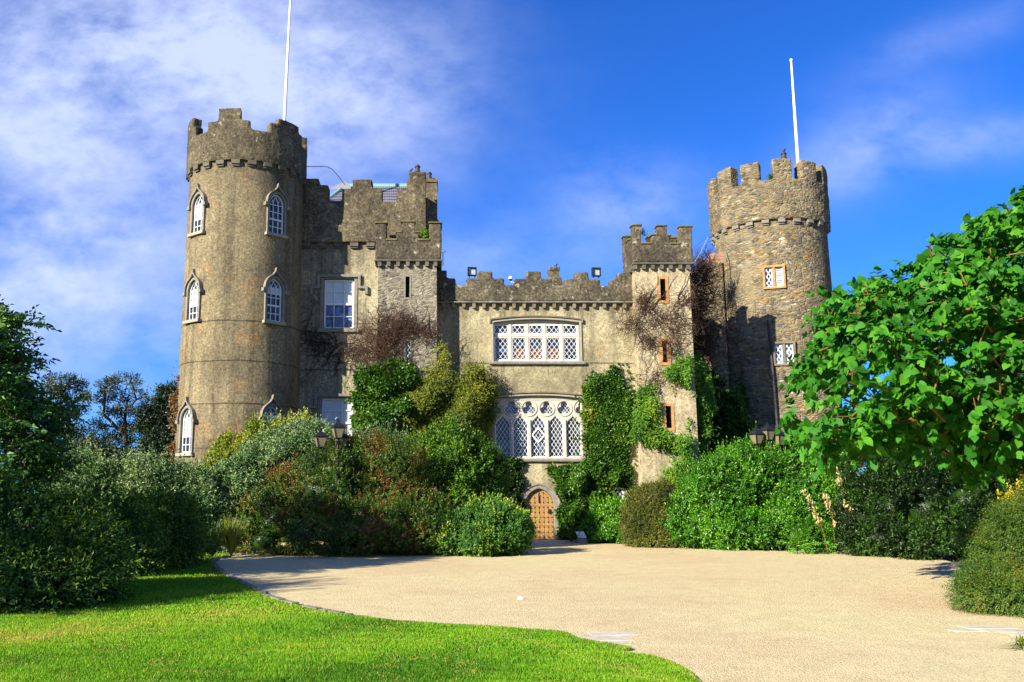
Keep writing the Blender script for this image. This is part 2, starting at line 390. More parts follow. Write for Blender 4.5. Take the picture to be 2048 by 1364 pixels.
def oak_mat():
    m, t, b, o = new_mat('golden_oak')
    v = t.n('TexCoord').outputs['Object']
    g = t.noise(t.mapping(v, (26, 26, 1.2)), 1.0, 6, .6, .6); n = t.noise(v, 2.2, 4)
    c = t.ramp(g, [(.3, (.21, .112, .03)), (.7, (.37, .215, .07))]); c = t.mix(1, c, t.ramp(n, [(.3, .75), (.7, 1.2)]), 'MULTIPLY')
    t.put(b, 'Base Color', c); t.put(b, 'Roughness', .55); bump(t, b, g, .3, .01); return m
M['oak'] = oak_mat()
# ------------------------------------------------------------------ the castle (one building: parts and sub-parts below it)
YW, YC, YT, YR = 34.0, 34.0, 33.2, 33.28          # wing wall, centre wall, left and right turret fronts
castle = thing('castle', 'grey and tan stone castle with two round towers, square turrets and battlements behind the shrubs', 'castle', (2, 34, 0))
def part(name, me, mats, parent=None, label=None):
    p = link(name, me, mats, castle if parent is None else parent)
    if label: p['label'] = label
    return p
def lpart(name, me, mats, parent, matrix=None):     # part in local coordinates
    return link(name, me, mats, parent, matrix, local=True)

def corbels(par, mbs, mat_):
    for m_ in mbs: part('corbel', m_.mesh('corbel'), mat_, par)
class MBL(list):
    """a run of separate stones"""
    def new(s): s.append(MB()); return s[-1]
def arch_pts(a, r, z, n=9):
    """pointed arch right foot -> tip -> left foot, half width a, rise r, springing at z"""
    rho = (a * a + r * r) / (2 * a); cx = a - rho; th = math.atan2(r, -cx)
    rt = [(cx + rho * math.cos(th * i / n), z + rho * math.sin(th * i / n)) for i in range(n + 1)]
    return rt + [(-x, q) for x, q in reversed(rt[:-1])]
def bez(p0, p1, p2, p3, n=10):
    return [tuple((1 - q) ** 3 * a + 3 * (1 - q) ** 2 * q * b + 3 * (1 - q) * q * q * c + q ** 3 * d for a, b, c, d in zip(p0, p1, p2, p3)) for q in [i / n for i in range(n + 1)]]
def clip_seg(p, q, poly):
    """segment clipped to a convex counter-clockwise polygon"""
    t0, t1 = 0., 1.; d = (q[0] - p[0], q[1] - p[1]); n = len(poly)
    for i in range(n):
        a, b = poly[i], poly[(i + 1) % n]; ex, ez = b[0] - a[0], b[1] - a[1]
        num = ex * (p[1] - a[1]) - ez * (p[0] - a[0]); den = -(ex * d[1] - ez * d[0])
        if abs(den) < 1e-12:
            if num < 0: return None
            continue
        tt = num / den
        if den > 0: t1 = min(t1, tt)
        else: t0 = max(t0, tt)
    if t1 - t0 < 1e-4: return None
    return (p[0] + d[0] * t0, p[1] + d[1] * t0), (p[0] + d[0] * t1, p[1] + d[1] * t1)
def lattice(mb, poly, dxx, dzz, y0, y1, wd, phase=0.):
    xs = [p[0] for p in poly]; zs = [p[1] for p in poly]; x0, x1, z0, z1 = min(xs), max(xs), min(zs), max(zs)
    cx = (x0 + x1) / 2; H = z1 - z0; k = dzz / dxx; W = H / k
    m = int((W + x1 - x0) / dxx) + 3
    for s in (1, -1):
        for i in range(-m, m + 1):
            xb = cx + (i + phase) * dxx
            sg = clip_seg((xb, z0), (xb + s * W, z1), poly)
            if not sg: continue
            (ax, az), (bx, bz) = sg; L = math.hypot(bx - ax, bz - az)
            if L < .02: continue
            nx, nz = -(bz - az) / L * wd / 2, (bx - ax) / L * wd / 2
            yy = y0 + (.003 if s > 0 else 0)
            mb.prism([(ax - nx, az - nz), (bx - nx, bz - nz), (bx + nx, bz + nz), (ax + nx, az + nz)], yy, y1)

# ---- round tower, left
LX, LY = -7.20, 33.54; LB = math.atan2(-LX, LY)      # bearing from the tower to the viewer side
LFR = LY - 2.22
zc = zat(320, LFR + .02)                             # underside of the parapet
z_low = zat(258, LFR); z_mid = zat(240, LFR); z_hi = zat(217, LFR)
tw = MB(); tw.lathe([(2.30, -.3), (2.27, 3), (2.23, 7), (2.18, zc + .05)], LX, LY, 112)
cut = MB(); wins = []
def tower_point(cx, cy, r, a): return Vector((cx + r * math.sin(a), cy - r * math.cos(a), 0))
LROWS = [(468, 386), (642, 556), (906, 812)]
for al, rows in ((R(43), [(468, 388), (643, 557), (905, 812)]), (R(-40), [(465, 388), (640, 560), (906, 816)])):
    for pb, pt in rows:
        S = tower_point(LX, LY, 2.2, al); z0, z1 = zat(pb, S.y), zat(pt, S.y)
        r_ = 2.30 - .12 * (z0 / zc); S = tower_point(LX, LY, r_, al); S.z = z0
        mtx = Matrix.Translation(S) @ Matrix.Rotation(al, 4, 'Z'); wins.append((mtx, z1 - z0))
        h = z1 - z0; a = .33
        outl = [(-a, 0), (a, 0), (a, h - .42)] + arch_pts(a, .42, h - .42)[1:-1] + [(-a, h - .42)]
        c_ = MB(); c_.prism(outl, -.4, .24)
        cut.add([tuple(mtx @ Vector(v)) for v in c_.v], c_.f)
for (pa, wd_) in ((0, 0),): pass
me = carve(tw.mesh('t'), cut, 'round_tower')
lt = part('round_tower', me, M['render_tower'], label='tan rendered round tower with three rows of pointed windows')
pp = MB(); pp.lathe([(1.95, zc), (2.30, zc), (2.32, zc + .3), (2.32, z_low), (1.95, z_low), (1.95, zc)], LX, LY, 96)
for i in range(6):
    c_ = LB + R(-19.5 + 60 * i)
    pp.sector(LX, LY, 1.96, 2.318, c_ - R(21), c_ + R(21), z_low - .08, z_mid + (.05 if i % 2 else -.03), 8)
    pp.sector(LX, LY, 1.96, 2.318, c_ - R(10 + (2 if i % 2 else 0)), c_ + R(12 + (3 if i % 2 else 0)), z_mid - .1, z_hi - (.16 if i == 1 else 0), 6)
part('parapet', weather(pp.mesh('p'), 'parapet', .06, .018, 2.0, .008), M['render_parapet'], lt)
cbl = MBL()
for i in range(-6, 7):
    cb = cbl.new(); c_ = LB + R(15 * i + 4); cb.sector(LX, LY, 2.0, 2.31, c_ - R(3.9), c_ + R(3.9), zc - .16, zc - .005, 3)
    cb.sector(LX, LY, 2.0, 2.25, c_ - R(3.4), c_ + R(3.4), zc - .23, zc - .16, 3)
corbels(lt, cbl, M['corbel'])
def gothic_window(mtx, h, glassm, blind):
    """tall sash window with pointed head, stone jambs, sill and ogee hood"""
    a, r = .33, .42; sp = h - r
    s = MB(); path = [(-a, 0), (-a, sp)] + list(reversed(arch_pts(a, r, sp)))[1:-1] + [(a, sp), (a, 0)]
    s.band(path, .085, -.03, .10)
    w_ = lpart('window', s.mesh('window'), M['stone_trim'], castle, Matrix.Translation(-castle.location) @ mtx)
    hd = MB(); o = .10
    left = bez((-a - o, sp - .0), (-a - o, sp + .44), (-.10, sp + .42), (-.028, sp + .62))
    right = [(-x, z) for x, z in reversed(left)]
    hd.band(left + right, .048, -.10, .05)
    hd.prism([(-.036, sp + .62), (.036, sp + .62), (.024, sp + .75), (0, sp + .82), (-.024, sp + .75)], -.09, .02)
    for sx in (-1, 1): hd.box(sx * (a + o + .05) - .075, sx * (a + o + .05) + .075, -.12, .05, sp - .13, sp - .004)
    lpart('hood_mould', hd.mesh('hood_mould'), M['stone_trim'], w_)
    sl = MB(); sl.box(-a - .14, a + .14, -.10, .14, -.11, -.003); lpart('sill', sl.mesh('sill'), M['stone_pale'], w_)
    f = MB(); ib = [(-a + .006, .006), (-a + .006, sp)] + [(x * (a - .006) / a, z - .004) for x, z in list(reversed(arch_pts(a, r, sp)))[1:-1]] + [(a - .006, sp), (a - .006, .006)]
    f.band(ib + [ib[0]], -.045, .07, .13)
    f.box(-a + .05, a - .05, .075, .128, sp * .5 - .03, sp * .5 + .03)
    for x in (-a / 3, a / 3): f.box(x - .013, x + .013, .082, .12, .05, sp + .02)
    for q in (.25, .75, 1.0):
        f.box(-a + .05, a - .05, .084, .118, sp * q - .013, sp * q + .013)
    arcp = arch_pts(a, r, sp)
    for x in (-a / 3, a / 3):                            # intersecting bars in the head
        sh = x + (a if x < 0 else -a)
        for sg in (-1, 1):
            pth = [(x + sg * (px_ - a), z) for px_, z in arcp[:8] if abs(x + sg * (px_ - a)) < a - .05 - (z - sp) * .55]
            if len(pth) > 2: f.band(pth, .022, .085, .119)
    lpart('frame', f.mesh('frame'), M['white'], w_)
    g = MB(); g.prism([(-a + .02, .02), (a - .02, .02), (a - .02, sp)] + [(x * .95, z - .02) for x, z in arcp[1:-1]] + [(-a + .02, sp)], .135, .155)
    lpart('pane', g.mesh('pane'), glassm, w_)
    if blind:
        bl = MB(); bl.box(-a + .04, a - .04, .124, .132, sp * blind, sp + .1); lpart('blind', bl.mesh('blind'), M['blind'], w_)
for i, (mtx, h) in enumerate(wins): gothic_window(mtx, h, M['glass'] if i in (0, 1) else M['glass'], (0, .86, .45, .50, .48, .5)[i])

# ---- wing between the round tower and the left turret
zwp = zat(484, YW - .2)                                  # underside of the overhanging parapet
xw0, xw1 = xat(590, YW), xat(856, YW)
wg = MB(); wg.box(xw0, xw1, YW, YW + 5, -.3, zwp + .02)
cut = MB()
def rect_px(x0, x1, y0, y1, Y): return xat(x0, Y, (y0 + y1) / 2), xat(x1, Y, (y0 + y1) / 2), zat(y1, Y), zat(y0, Y)
W1 = rect_px(647.5, 708, 558, 657, YW); W2 = rect_px(642, 705, 796, 895, YW)
for q in (W1, W2): cut.box(q[0], q[1], YW - .3, YW + .3, q[2], q[3])
wing = part('wing_wall', carve(wg.mesh('w'), cut, 'wing_wall'), M['render_wing'])
YP = YW - .16
def px_profile(pts, Y, zbase):
    """battlement outline given in picture measurements of its front face, closed down to zbase"""
    q = [at(x, y, Y) for x, y in pts]; o = [(p.x, p.z) for p in q]
    return o + [(o[-1][0], zbase), (o[0][0], zbase)]
wprof = [(590, 357), (638, 357), (638, 369), (657, 369), (657, 404), (684, 404), (684, 377), (705, 377), (705, 357.5), (745, 357.5), (745, 377), (765, 377), (765, 403), (793, 403), (793, 377), (813, 377), (813, 358), (852, 358)]
pb_ = MB(); pb_.prism(px_profile(wprof, YP, zwp), YP, YP + .5)
part('parapet', weather(pb_.mesh('p'), 'parapet', .06, .018, 2.0, .008), M['render_parapet'], wing)
cbl = MBL()
for x in (612, 644, 676, 708, 741):
    cb = cbl.new(); X = xat(x, YP, 490); cb.box(X - .16, X + .16, YP + .01, YW + .1, zwp - .15, zwp - .004); cb.box(X - .14, X + .14, YP + .06, YW + .1, zwp - .21, zwp - .15)
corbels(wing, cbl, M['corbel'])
bk = MB()                                                # the return of the wing and the dark stack behind
bk.box(xat(816, YW + .4, 400), xat(851.5, YW + .4, 400), YP + .49, YW + 3, zwp, zat(359, YP))
wr = MB(); wr.box(xat(846, 36.0, 400), xat(874.5, 36.0, 400), 36.0, 37.2, 7, zat(356, 36.0)); wr.box(xat(851, 35.9, 400), xat(876, 35.9, 400), 35.95, 37.25, zat(364, 35.95), zat(358, 35.95))
wr.prism([(xat(873, 36.2, 440), zat(436, 36.2)), (xat(873, 36.2, 440), zat(450, 36.2)), (xat(884, 36.2, 440), zat(450, 36.2))], 36.2, 37)
part('wing_return', bk.mesh('wing_return'), M['render_parapet'], wing)
chim2 = part('chimney', wr.mesh('chimney'), M['render_parapet'])
ck = MB(); Yk = YP + .6; ck.box(xat(819.5, Yk, 350), xat(851, Yk, 350), Yk, Yk + .6, zat(377, Yk), zat(346, Yk)); ck.box(xat(818, Yk, 350), xat(852.5, Yk, 350), Yk - .04, Yk + .64, zat(349, Yk), zat(343.5, Yk))
chim1 = part('chimney', weather(ck.mesh('c'), 'chimney', .04, .01, 3, .006), M['render_parapet'])
def chimney_pot(px_, Y, yb, yt, par, cap=True):
    b, tp = at(px_, yb, Y), at(px_, yt, Y); H = tp.z - b.z; r = H * .30; m_ = MB()
    prof = [(r * 1.2, 0), (r * 1.2, H * .12), (r, H * .15), (r * .92, H * .6), (r * 1.25, H * .63), (r * 1.25, H * .70), (r * .9, H * .73), (r * .85, H * .88), (r * .5, H * .97), (0, H)]
    m_.lathe([(q, b.z + z) for q, z in prof], b.x, Y, 14); part('chimney_pot', m_.mesh('chimney_pot', smooth=40), M['pot'], par)
chimney_pot(835, YP + .9, 344.5, 329, chim1); chimney_pot(859, 36.6, 357, 343.5, chim2)
# slate roof seen over the wing battlements
rf = MB(); yr0, yr1 = 36.2, 38.2
g0 = at(640, 412, yr0); g1 = at(692, 363, yr1 - .6); r0 = at(697, 366, yr1); r1 = at(817, 374, yr1); e1 = at(815, 410, yr0); e0 = at(690, 410, yr0)
zr = at(745, 373.5, yr1).z; ze = at(745, 412, yr0).z
xg = at(694, 373, yr1).x
V = [(at(640, 412, yr0).x, yr0, ze), (at(822, 412, yr0).x, yr0, ze), (at(822, 374, yr1).x, yr1, zr), (xg, yr1, zr), (at(640, 412, yr0).x, yr1 + 2, ze), (at(822, 412, yr0).x, yr1 + 2, ze)]
rf.add(V, [(0, 1, 2, 3), (0, 3, 4), (3, 2, 5, 4), (1, 5, 2), (0, 4, 5, 1)])
roof = part('roof', rf.mesh('roof'), None or M['slate'])
sl_ = MB()
for i in range(7):                                        # slate courses stepping up the slope
    q0, q1 = i / 7, (i + 1) / 7 + .02
    P0 = Vector(V[0]).lerp(Vector(V[3]), q0); P1 = Vector(V[1]).lerp(Vector(V[2]), q0); Q0 = Vector(V[0]).lerp(Vector(V[3]), q1); Q1 = Vector(V[1]).lerp(Vector(V[2]), q1)
    n_ = 34
    for k in range(n_):
        u0, u1 = (k + (.5 if i % 2 else 0)) / n_, (k + 1 + (.5 if i % 2 else 0)) / n_
        if u1 > 1: continue
        lo = Vector((0, -.05 - .01 * random.random(), .03)); hi = Vector((0, -.02, .012)); gap = .012
        a_, b_, c_, d_ = P0.lerp(P1, u0) + lo, P0.lerp(P1, u1) + lo, Q0.lerp(Q1, u1) + hi, Q0.lerp(Q1, u0) + hi
        a_.x += gap; d_.x += gap
        sl_.add([a_, b_, c_, d_], [(0, 1, 2, 3)])
part('slate_courses', sl_.mesh('slate_courses', fix=False), M['slate'], roof)
rg = MB(); rg.box(xg - .1, V[2][0], yr1 - .09, yr1 + .09, zr - .02, zr + .12)
part('ridge', rg.mesh('ridge'), M['copper'], roof)
hp = MB(); hp.tube([V[0], (xg, yr1, zr + .12)], .07, 6); part('hip_flashing', hp.mesh('hip_flashing'), M['copper'], roof)
gb = MB(); ga = at(688, 362, yr1 - .5); gb.add([at(657, 377, yr1 - .5), at(690, 363, yr1 - .5), at(703, 372, yr1 - .5), at(700, 380, yr1 - .5), at(657, 377, yr1 + .2), at(690, 363, yr1 + .2), at(703, 372, yr1 + .2), at(700, 380, yr1 + .2)],
       [(0, 1, 2, 3), (4, 7, 6, 5), (0, 4, 5, 1), (1, 5, 6, 2), (2, 6, 7, 3)]); part('gable', gb.mesh('gable'), M['lead'], roof)

def sash_window(q, Y, cols, rows, hood, blindrows, label=None):
    x0, x1, z0, z1 = q; xm = (x0 + x1) / 2; a = (x1 - x0) / 2; h = z1 - z0
    mtx = Matrix.Translation(Vector((xm, Y, z0)) - castle.location)
    s = MB(); s.band([(-a, 0), (-a, h), (a, h), (a, 0)], .13, -.03, .10)
    w_ = lpart('window', s.mesh('window'), M['stone_trim'], castle, mtx)
    hd = MB(); o = .15
    hd.band([(-a - o - .28, h - .62), (-a - o - .28, h - .40), (-a - o, h - .40), (-a - o, h + .06), (a + o, h + .06), (a + o, h - .40), (a + o + .28, h - .40), (a + o + .28, h - .62)] if hood else [(-a - .1, h), (a + .1, h)], .10, -.12, .05)
    lpart('hood_mould', hd.mesh('hood_mould'), M['stone_trim'], w_)
    sl = MB(); sl.box(-a - .2, a + .2, -.12, .14, -.15, -.003); lpart('sill', sl.mesh('sill'), M['stone_trim'], w_)
    f = MB(); b = [(-a + .005, .005), (-a + .005, h - .005), (a - .005, h - .005), (a - .005, .005)]
    f.band(b, -.07, .10, .18, closed=True)
    f.box(-a + .06, a - .06, .106, .176, h * .5 - .04, h * .5 + .04)
    for i in range(1, cols): x = -a + 2 * a * i / cols; f.box(x - .014, x + .014, .115, .17, .06, h - .06)
    for i in range(1, rows):
        if i * 2 != rows: f.box(-a + .06, a - .06, .117, .168, h * i / rows - .014, h * i / rows + .014)
    lpart('frame', f.mesh('frame'), M['white'], w_)
    g = MB(); g.box(-a + .03, a - .03, .185, .205, .03, h - .03); lpart('pane', g.mesh('pane'), M['glass_blue'], w_)
    bl = MB(); bl.box(-a + .04, a - .04, .171, .182, h * blindrows, h - .04); lpart('blind', bl.mesh('blind'), M['blind'], w_)
    return w_
sash_window(W1, YW, 3, 4, True, .5); sash_window(W2, YW, 3, 4, True, .22)

# ---- square turrets
def turret(name, label, xs, Yf, depth, ztop_shaft, par_x, zpar0, profile, wallm, parm, corb, slits, side_merl):
    x0, x1 = xs; m_ = MB(); m_.box(x0, x1, Yf, Yf + depth, -.3, ztop_shaft)
    cut = MB()
    for (a, b, c_, d) in slits: cut.box(a, b, Yf - .3, Yf + .35, c_, d)
    tu = part(name, carve(m_.mesh('t'), cut, name), wallm, label=label)
    o = .16; Yp = Yf - o; p0, p1 = par_x
    zb = zpar0; p = MB(); th = .34
    p.prism(profile, Yp, Yp + th)
    p.prism(profile, Yf + depth + o - th, Yf + depth + o)
    zf = min(z for x, z in profile if z > zb + .01)
    for sx in (p0, p1 - th): 
        p.box(sx, sx + th, Yp + .02, Yf + depth + o - .02, zb, zf)
        for (u0, u1, zt) in side_merl: p.box(sx + .01, sx + th - .01, Yp + u0, Yp + u1, zf - .05, zt)
    p.box(p0 + .1, p1 - .1, Yp + .1, Yf + depth + o - .1, zb, zb + .25)
    part('parapet', weather(p.mesh('p'), 'parapet', .05, .016, 2.4, .008), parm, tu)
    st = MB(); st.box(p0 - .03, p1 + .03, Yp - .03, Yf + depth + o + .03, zb - .09, zb - .005); part('string_course', weather(st.mesh('s'), 'string_course', .04, .008, 3, .006), M['corbel'], tu)
    cbl = MBL()
    for X in corb: cbl.new().prism([(X - .07, zb - .09), (X + .07, zb - .09), (X + .07, zb - .22), (X + .045, zb - .27), (X - .045, zb - .27), (X - .07, zb - .22)], Yp + .02, Yf + .1)
    for k in range(5):
        yy = Yf + .1 + (depth - .2) * k / 4
        for sx, sg in ((x0, -1),) if x0 > 3 else (): cbl.new().box(min(sx + sg * .14, sx - sg * .05), max(sx + sg * .14, sx - sg * .05), yy - .07, yy + .07, zb - .25, zb - .092)
    corbels(tu, cbl, M['corbel'])
    cps = MBL()
    n = len(profile) - 2
    for i in range(n - 1):
        (a, za), (b, zb2) = profile[i], profile[i + 1]
        if abs(za - zb2) < .02 and b - a > .1:
            cps.new().box(a - .035, b + .035, Yp - .04, Yp + th + .04, za + .0, za + .075)
            cps.new().box(a - .035, b + .035, Yf + depth + o - th - .04, Yf + depth + o + .04, za + .0, za + .075)
    for sx in (p0, p1 - th):
        for (u0, u1, zt) in side_merl: cps.new().box(sx - .03, sx + th + .03, Yp + u0 - .03, Yp + u1 + .03, zt, zt + .075)
    for cp in cps: part('capstone', weather(cp.mesh('c'), 'capstone', .035, .008, 3, .006), M['cap'], tu)
    return tu
Yp = YT - .16
lp = [(751, 447), (773.5, 447), (773.5, 481), (792.5, 481), (792.5, 466), (803, 466), (803, 444), (829.5, 444), (829.5, 466), (838, 466), (838, 481), (858, 481), (858, 447), (882.5, 447)]
lz = zat(518, Yp); lprof = px_profile(lp, Yp, lz)
S1 = rect_px(811, 819, 553, 595, YT); S2 = rect_px(811, 820, 682, 723, YT)
lx = (xat(755.5, YT, 600), xat(873.5, YT, 600))
lturr = turret('turret', 'grey square turret with mossy capped battlements beside the wing', lx, YT, 1.7, lz - .05, (lprof[-1][0], lprof[-2][0]), lz, lprof, M['rubble_turret'], M['rubble_parapet'],
       [xat(x, Yp, 525) for x in (759, 777, 796, 815.5, 835, 854, 871)], [S1, S2], [(.75, 1.3, zat(470, Yp))])
Yq = YR - .16
rp = [(1263.6, 452), (1283, 452), (1283, 488), (1304, 488), (1304, 471), (1314, 471), (1314, 452.5), (1334, 452.5), (1334, 472), (1341, 472), (1341, 489), (1358.5, 489), (1358.5, 454), (1384, 454)]
rz = zat(524, Yq); rprof = px_profile(rp, Yq, rz)
T1 = rect_px(1320.5, 1331, 558, 601, YR); T2 = rect_px(1325, 1335.5, 682, 725, YR); T3 = rect_px(1332, 1342.5, 812, 856, YR)
rx = (xat(1271, YR, 560), xat(1379.8, YR, 560))
rturr = turret('turret', 'cream square turret with three slit windows overgrown by creeper', rx, YR, 1.55, rz - .05, (rprof[-1][0], rprof[-2][0]), rz, rprof, M['render_turret'], M['rubble_parapet'],
       [xat(x, Yq, 530) for x in (1271, 1288, 1306, 1324, 1342, 1361, 1377)], [T1, T2, T3], [(.7, 1.2, zat(470, Yq))])
def slit_window(q, Y, stone, kind):
    x0, x1, z0, z1 = q; xm = (x0 + x1) / 2; a = (x1 - x0) / 2; h = z1 - z0
    s = MB()
    if stone == 'ochre': s.band([(-a, -.0), (-a, h), (a, h), (a, 0)], .11, -.025, .18, closed=True)
    else: s.band([(-a, 0), (-a, h), (a, h), (a, 0)], .06, -.012, .1, closed=True)
    w_ = lpart('window', s.mesh('window'), M['stone_ochre'] if stone == 'ochre' else M['stone_trim'], castle, Matrix.Translation(Vector((xm, Y, z0)) - castle.location))
    g = MB(); g.box(-a + .003, a - .003, .25, .30, .003, h - .003); lpart('pane', g.mesh('pane'), M['void'] if kind != 'lead' else M['glass'], w_)
    if kind == 'lead':
        f = MB(); lattice(f, [(-a, 0), (a, 0), (a, h), (-a, h)], .13, .22, .05, .08, .022); lpart('lattice', f.mesh('lattice'), M['white'], w_)
slit_window(S1, YT, 'grey', 'void'); slit_window(S2, YT, 'grey', 'lead')
for q in (T1, T2, T3): slit_window(q, YR, 'ochre', 'void')

# ---- centre block
xc0, xc1 = xat(868, YC), xat(1275, YC)
zcp = zat(602.5, YC - .14)
cw = MB(); cw.box(xc0, xc1, YC, YC + 1.6, -.3, zcp + .02)
U = rect_px(986.5, 1159, 645, 723, YC); Lw = rect_px(988.5, 1166, 797, 917, YC)
def seg_arch(a, rise, z, n=14): return [(a - 2 * a * i / n, z + rise * (1 - ((2 * i / n) - 1) ** 2)) for i in range(n + 1)]
cut = MB()
for q, rise in ((U, .13), (Lw, .12)):
    xm, a = (q[0] + q[1]) / 2, (q[1] - q[0]) / 2
    cut.prism([(xm - a, q[2]), (xm + a, q[2])] + [(xm + x, z) for x, z in seg_arch(a, rise, q[3])], YC - .3, YC + .34)
D = rect_px(1050, 1107.5, 977, 1080, YC); Dm, Da, Dh = (D[0] + D[1]) / 2, (D[1] - D[0]) / 2, D[3]
Dsp = zat(1011, YC)
dpath = [(Da, 0), (Da, Dsp)] + arch_pts(Da, Dh - Dsp, Dsp)[1:-1] + [(-Da, Dsp), (-Da, 0)]
cut.prism([(Dm + x, z - (.29 if z == 0 else 0)) for x, z in reversed(dpath)], YC - .3, YC + .30)
Kw = rect_px(1226, 1249, 975, 1012, YC); cut.box(Kw[0], Kw[1], YC - .3, YC + .25, Kw[2], Kw[3])
centre = part('centre_wall', carve(cw.mesh('c'), cut, 'centre_wall'), M['render_centre'])
cprof = [(868, 540), (893.6, 540), (893.6, 555.6), (911, 555.6), (911, 569.5), (933, 569.5), (933, 556), (956, 556), (956, 542), (985, 542), (985, 556), (1008.6, 556), (1008.6, 570), (1030, 570), (1030, 557), (1053.5, 557), (1053.5, 542), (1082, 542), (1082, 557),
         (1104, 557), (1104, 570), (1127, 570), (1127, 557), (1149, 557), (1149, 544), (1177, 544), (1177, 558), (1201, 558), (1201, 571), (1220, 571), (1220, 558), (1236, 558), (1236, 545.5), (1272, 545.5)]
YQ = YC - .14
pc = MB(); pc.prism(px_profile(cprof, YQ, zcp), YQ, YQ + .45)
part('parapet', weather(pc.mesh('p'), 'parapet', .05, .022, 2.6, .012), M['rubble_parapet'], centre)
sc = MB(); sc.box(xc0, xc1, YQ - .07, YC + .05, zcp - .07, zcp - .004); part('string_course', weather(sc.mesh('s'), 'string_course', .035, .014, 2.5, .01), M['stone_trim'], centre)
cbl = MBL()
for i in range(19):
    cb = cbl.new(); X = xat(887.5 + 20.1 * i, YQ, 610)
    j = random.Random(i).uniform(-.02, .02)
    cb.prism([(X - .062, zcp - .072), (X + .062, zcp - .072), (X + .062, zcp - .20 + j), (X + .04, zcp - .26 + j), (X - .04, zcp - .26 + j), (X - .062, zcp - .20 + j)], YQ + .0, YC + .05)
corbels(centre, cbl, M['corbel_brown'])
ck = MB(); Yk = 38; ck.box(xat(1099, Yk, 550), xat(1119, Yk, 550), Yk, Yk + .6, 7, zat(536, Yk)); ck.box(xat(1098, Yk, 550), xat(1120, Yk, 550), Yk - .05, Yk + .65, zat(540, Yk), zat(533.5, Yk)); ck.box(xat(1097, Yk, 550), xat(1123, Yk, 550), Yk - .06, Yk + .66, 7, zat(555, Yk))
part('chimney', weather(ck.mesh('c'), 'chimney', .04, .012, 3, .008), M['rubble_parapet'])
# leads behind the centre battlements
ld = MB(); ld.box(xc0, xc1 + 1, YC + .4, YC + 5, zcp - .1, zcp + .05); part('flat_roof', ld.mesh('flat_roof'), M['lead'])

